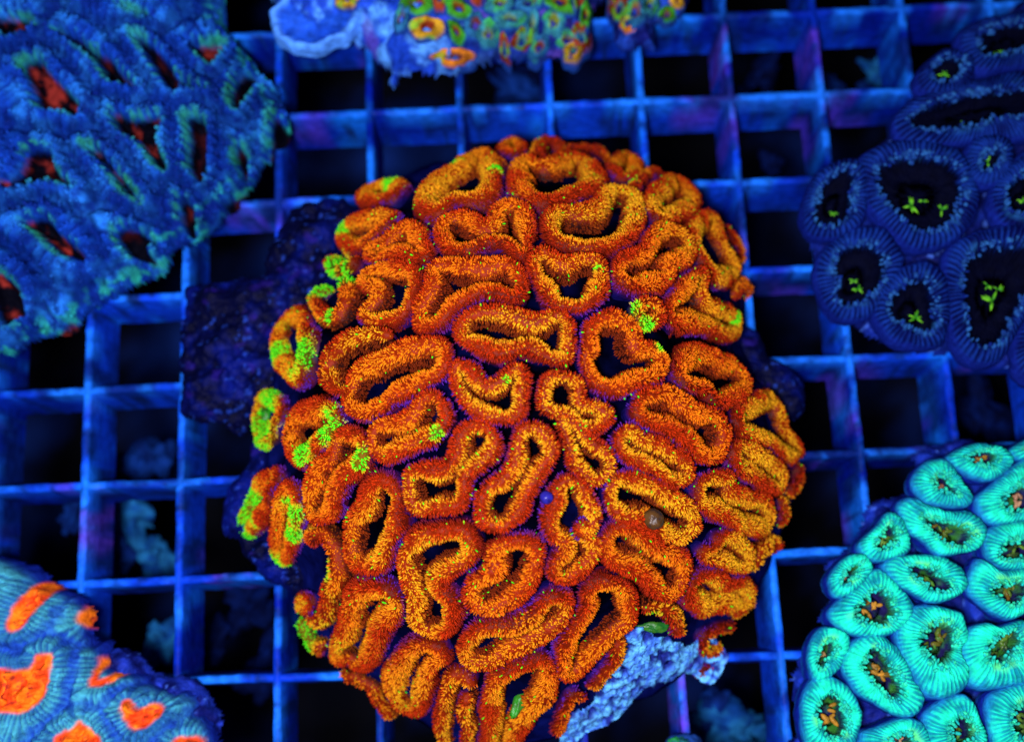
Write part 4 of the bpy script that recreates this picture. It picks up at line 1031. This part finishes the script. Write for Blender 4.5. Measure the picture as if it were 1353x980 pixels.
PALS = [((0.60, 0.32, 0.02), (0.25, 0.03, 0.01)), ((0.75, 0.22, 0.02), (0.10, 0.02, 0.03)), ((0.05, 0.30, 0.02), (0.25, 0.05, 0.01)), ((0.03, 0.22, 0.30), (0.22, 0.26, 0.02)), ((0.02, 0.14, 0.32), (0.20, 0.03, 0.01)), ((0.28, 0.04, 0.01), (0.04, 0.22, 0.22))]
def small_polyp(parent, reg, c, a, b, rot, kind, surf, seed, hgt=12):
    th = np.linspace(0, 2 * np.pi, 12, endpoint=False)
    wv = 1 + 0.10 * np.sin(2 * th + seed) + 0.08 * np.sin(5 * th + seed * 2)
    e = lambda k: [(c[0] + k * w_ * (a * math.cos(t) * math.cos(rot) - b * math.sin(t) * math.sin(rot)), c[1] + k * w_ * (a * math.cos(t) * math.sin(rot) + b * math.sin(t) * math.cos(rot))) for t, w_ in zip(th, wv)]
    m0, m1 = PALS[kind]
    def pal(V, lat, rib):
        cc = mix(m0, np.array(m0) * 0.3, sstep(-0.3, 0.6, fbm(V, 12, 3, seed) + 0.6 * rib))
        cc = mix(cc, (0.05, 0.45, 0.03), sstep(0.2, 0.6, fbm(V, 14, 2, seed + 1)) * 0.6)
        cc = mix(cc, (0.01, 0.05, 0.30), sstep(0.75, 0.97, lat))
        return mix(cc, m1, 1 - sstep(-0.05, 0.3, lat + 0.2 * fbm(V, 12, 2, seed + 6)))
    return rosette(parent, Z(reg, e(1.2)), Z(reg, e(0.3)), surf, hgt, pal, 5, 2.4, seed)
rp_rng = np.random.default_rng(3)
for _ in range(200):
    c = (rp_rng.uniform(430, 1000), rp_rng.uniform(-40, 185))
    if c[1] > 175 - 0.00035 * (c[0] - 900) ** 2 or c[1] > 260 - 0.11 * c[0] + (60 if c[0] > 700 else 0): continue
    if min(math.hypot(c[0] - q[0][0], c[1] - q[0][1]) - 0.5 * (q[1] + q[2]) for q in RP) < 16: continue
    RP.append((c, rp_rng.uniform(14, 22), rp_rng.uniform(30, 54), rp_rng.uniform(-0.4, 0.3), int(rp_rng.integers(2, 6))))
for k, (c, a, b, rot, kd) in enumerate(RP):
    small_polyp(tr, u1, c, a, b, rot, kd, tr_surf, 900 + k)
# shallow pale plug disc with a raised rim on the rock's side
def plug_disc():
    c = hit(Z(u1, [(165, 60)]), lambda a, b: 62 + 0 * a)[0]
    n, prof = 72, [(0, -1), (0.45, -1.5), (0.78, -1), (0.86, 3), (0.93, 6), (1.0, 5), (1.06, 0), (1.08, -20)]
    th = np.linspace(0, 2 * np.pi, n, endpoint=False)
    V = np.zeros((n, len(prof), 3))
    for k, (r, z) in enumerate(prof):
        w_ = 1 + 0.07 * np.sin(3 * th + 1) + 0.04 * np.sin(7 * th) + 0.06 * vnoise(np.stack([th * 4, 0 * th, 0 * th], -1), 4)
        V[:, k] = np.stack([c[0] + 56 * r * w_ * np.cos(th), c[1] + 36 * r * w_ * np.sin(th) , c[2] + z + 0.12 * 36 * r * np.sin(th)], -1)
    V[..., 2] += 4 * fbm(V, 14, 4, 3)
    rr_ = np.array([p[0] for p in prof])[None, :] * np.ones((n, 1))
    cc = mix(mix((0.006, 0.05, 0.45), (0.01, 0.08, 0.6), sstep(-.3, .5, fbm(V, 20, 3, 5))), (0.07, 0.26, 0.85), sstep(0.8, 0.95, rr_))
    make('plug_disc', V.reshape(-1, 3), [grid_faces(n, len(prof), True, False)], M_rock, tr, cc.reshape(-1, 3))
plug_disc()

# ---- small frag next to it on a stalk
sf_base = plane_hit([(840, 30)], 0)[0]
sf = thing('coral_frag', 'small coral frag with red and teal polyps on a dark blue plug', 'coral', (sf_base[0], sf_base[1], 0))
sheet('plug', Z(u1, [(1035,-120),(1035,20),(1060,80),(1085,150),(1130,165),(1180,160),(1195,120),(1200,80),(1250,60),(1285,10),(1285,-120)]), 10, 60, 40, M_rock, rubble_col((0.003, 0.006, 0.10), (0.01, 0.05, 0.40), 15, 55), sf, 2.4, None, 8, 20, 55, 1.5, 6)
sf_surf = o_surf[0]
for k, (c, a, b, rot, kd) in enumerate([((1075,30),30,45,.2,5),((1125,40),28,45,-.2,4),((1220,50),26,22,.3,2),((1170,20),28,30,.1,3),((1250,12),24,18,0,0),((1100,80),24,24,0,1)]):
    small_polyp(sf, u1, c, a, b, rot, kd, sf_surf, 950 + k, 10)

# ---- tuft of green polyps at the foot of the picture
tb = plane_hit([(903, 990)], 0)[0]
tuft = thing('green_frag', 'tiny green knobbly coral frag on a violet slat', 'coral', (tb[0], tb[1], 0))
for k in range(9):
    x = 903 + rng.uniform(-20, 20); y = 992 + rng.uniform(-14, 14)
    blob('polyp', (x, y), lambda a, b: 22 + 0 * a, rng.uniform(7, 11), M_polyp, (0.02, 0.30, 0.05), tuft, 1.0, k, 0.3, -5 - 0.02 * (x - 903) ** 2 + 0, col2=(0.01, 0.10, 0.12))
blob('plug', (903, 995), lambda a, b: 8 + 0 * a, 24, M_rock, (0.01, 0.05, 0.25), tuft, 0.6, 33, 0.2, 2)

# ---- rubble lying below the grid
RUB = [((165, 675), 26, 0), ((150, 715), 22, 1), ((205, 600), 20, 1), ((205, 735), 18, 0), ((215, 850), 22, 0), ((170, 610), 14, 1), ((95, 680), 14, 1), ((330, 790), 22, 2), ((1160, 95), 14, 0), ((1100, 112), 12, 1), ((1010, 95), 22, 2), ((690, 120), 24, 1), ((700, 95), 18, 2),
       ((970, 960), 26, 0), ((945, 945), 18, 1), ((1020, 215), 12, 2), ((345, 880), 24, 2), ((275, 860), 18, 2), ((1300, 540), 26, 2), ((150, 640), 16, 2), ((985, 130), 16, 2), ((1150, 130), 16, 1)]
for k, (px, r, kd) in enumerate(RUB):
    zf = -700
    colr = [((0.014, 0.16, 0.42), (0.002, 0.03, 0.16)), ((0.004, 0.035, 0.24), (0.001, 0.008, 0.07)), ((0.001, 0.008, 0.08), (0.0004, 0.002, 0.02))][kd]
    o = blob('rubble_fragment', px, lambda a, b: zf + 0 * a, r * 1.1, M_rubble, np.array(colr[0]) * 0.6, None, 0.7, 40 + k, 0.95, -4, 1.4, rng.uniform(0, 3), col2=colr[1])
    o['label'] = ['pale blue blurred rubble fragment glimpsed below the grid', 'mid blue blurred rubble fragment glimpsed below the grid', 'dark blue blurred rubble fragment glimpsed below the grid'][kd]
    o['category'] = 'rubble'; o['group'] = ['pale rubble below the grid', 'mid blue rubble below the grid', 'dark rubble below the grid'][kd]

for o in bpy.data.objects:
    if '_o' in o: del o['_o']
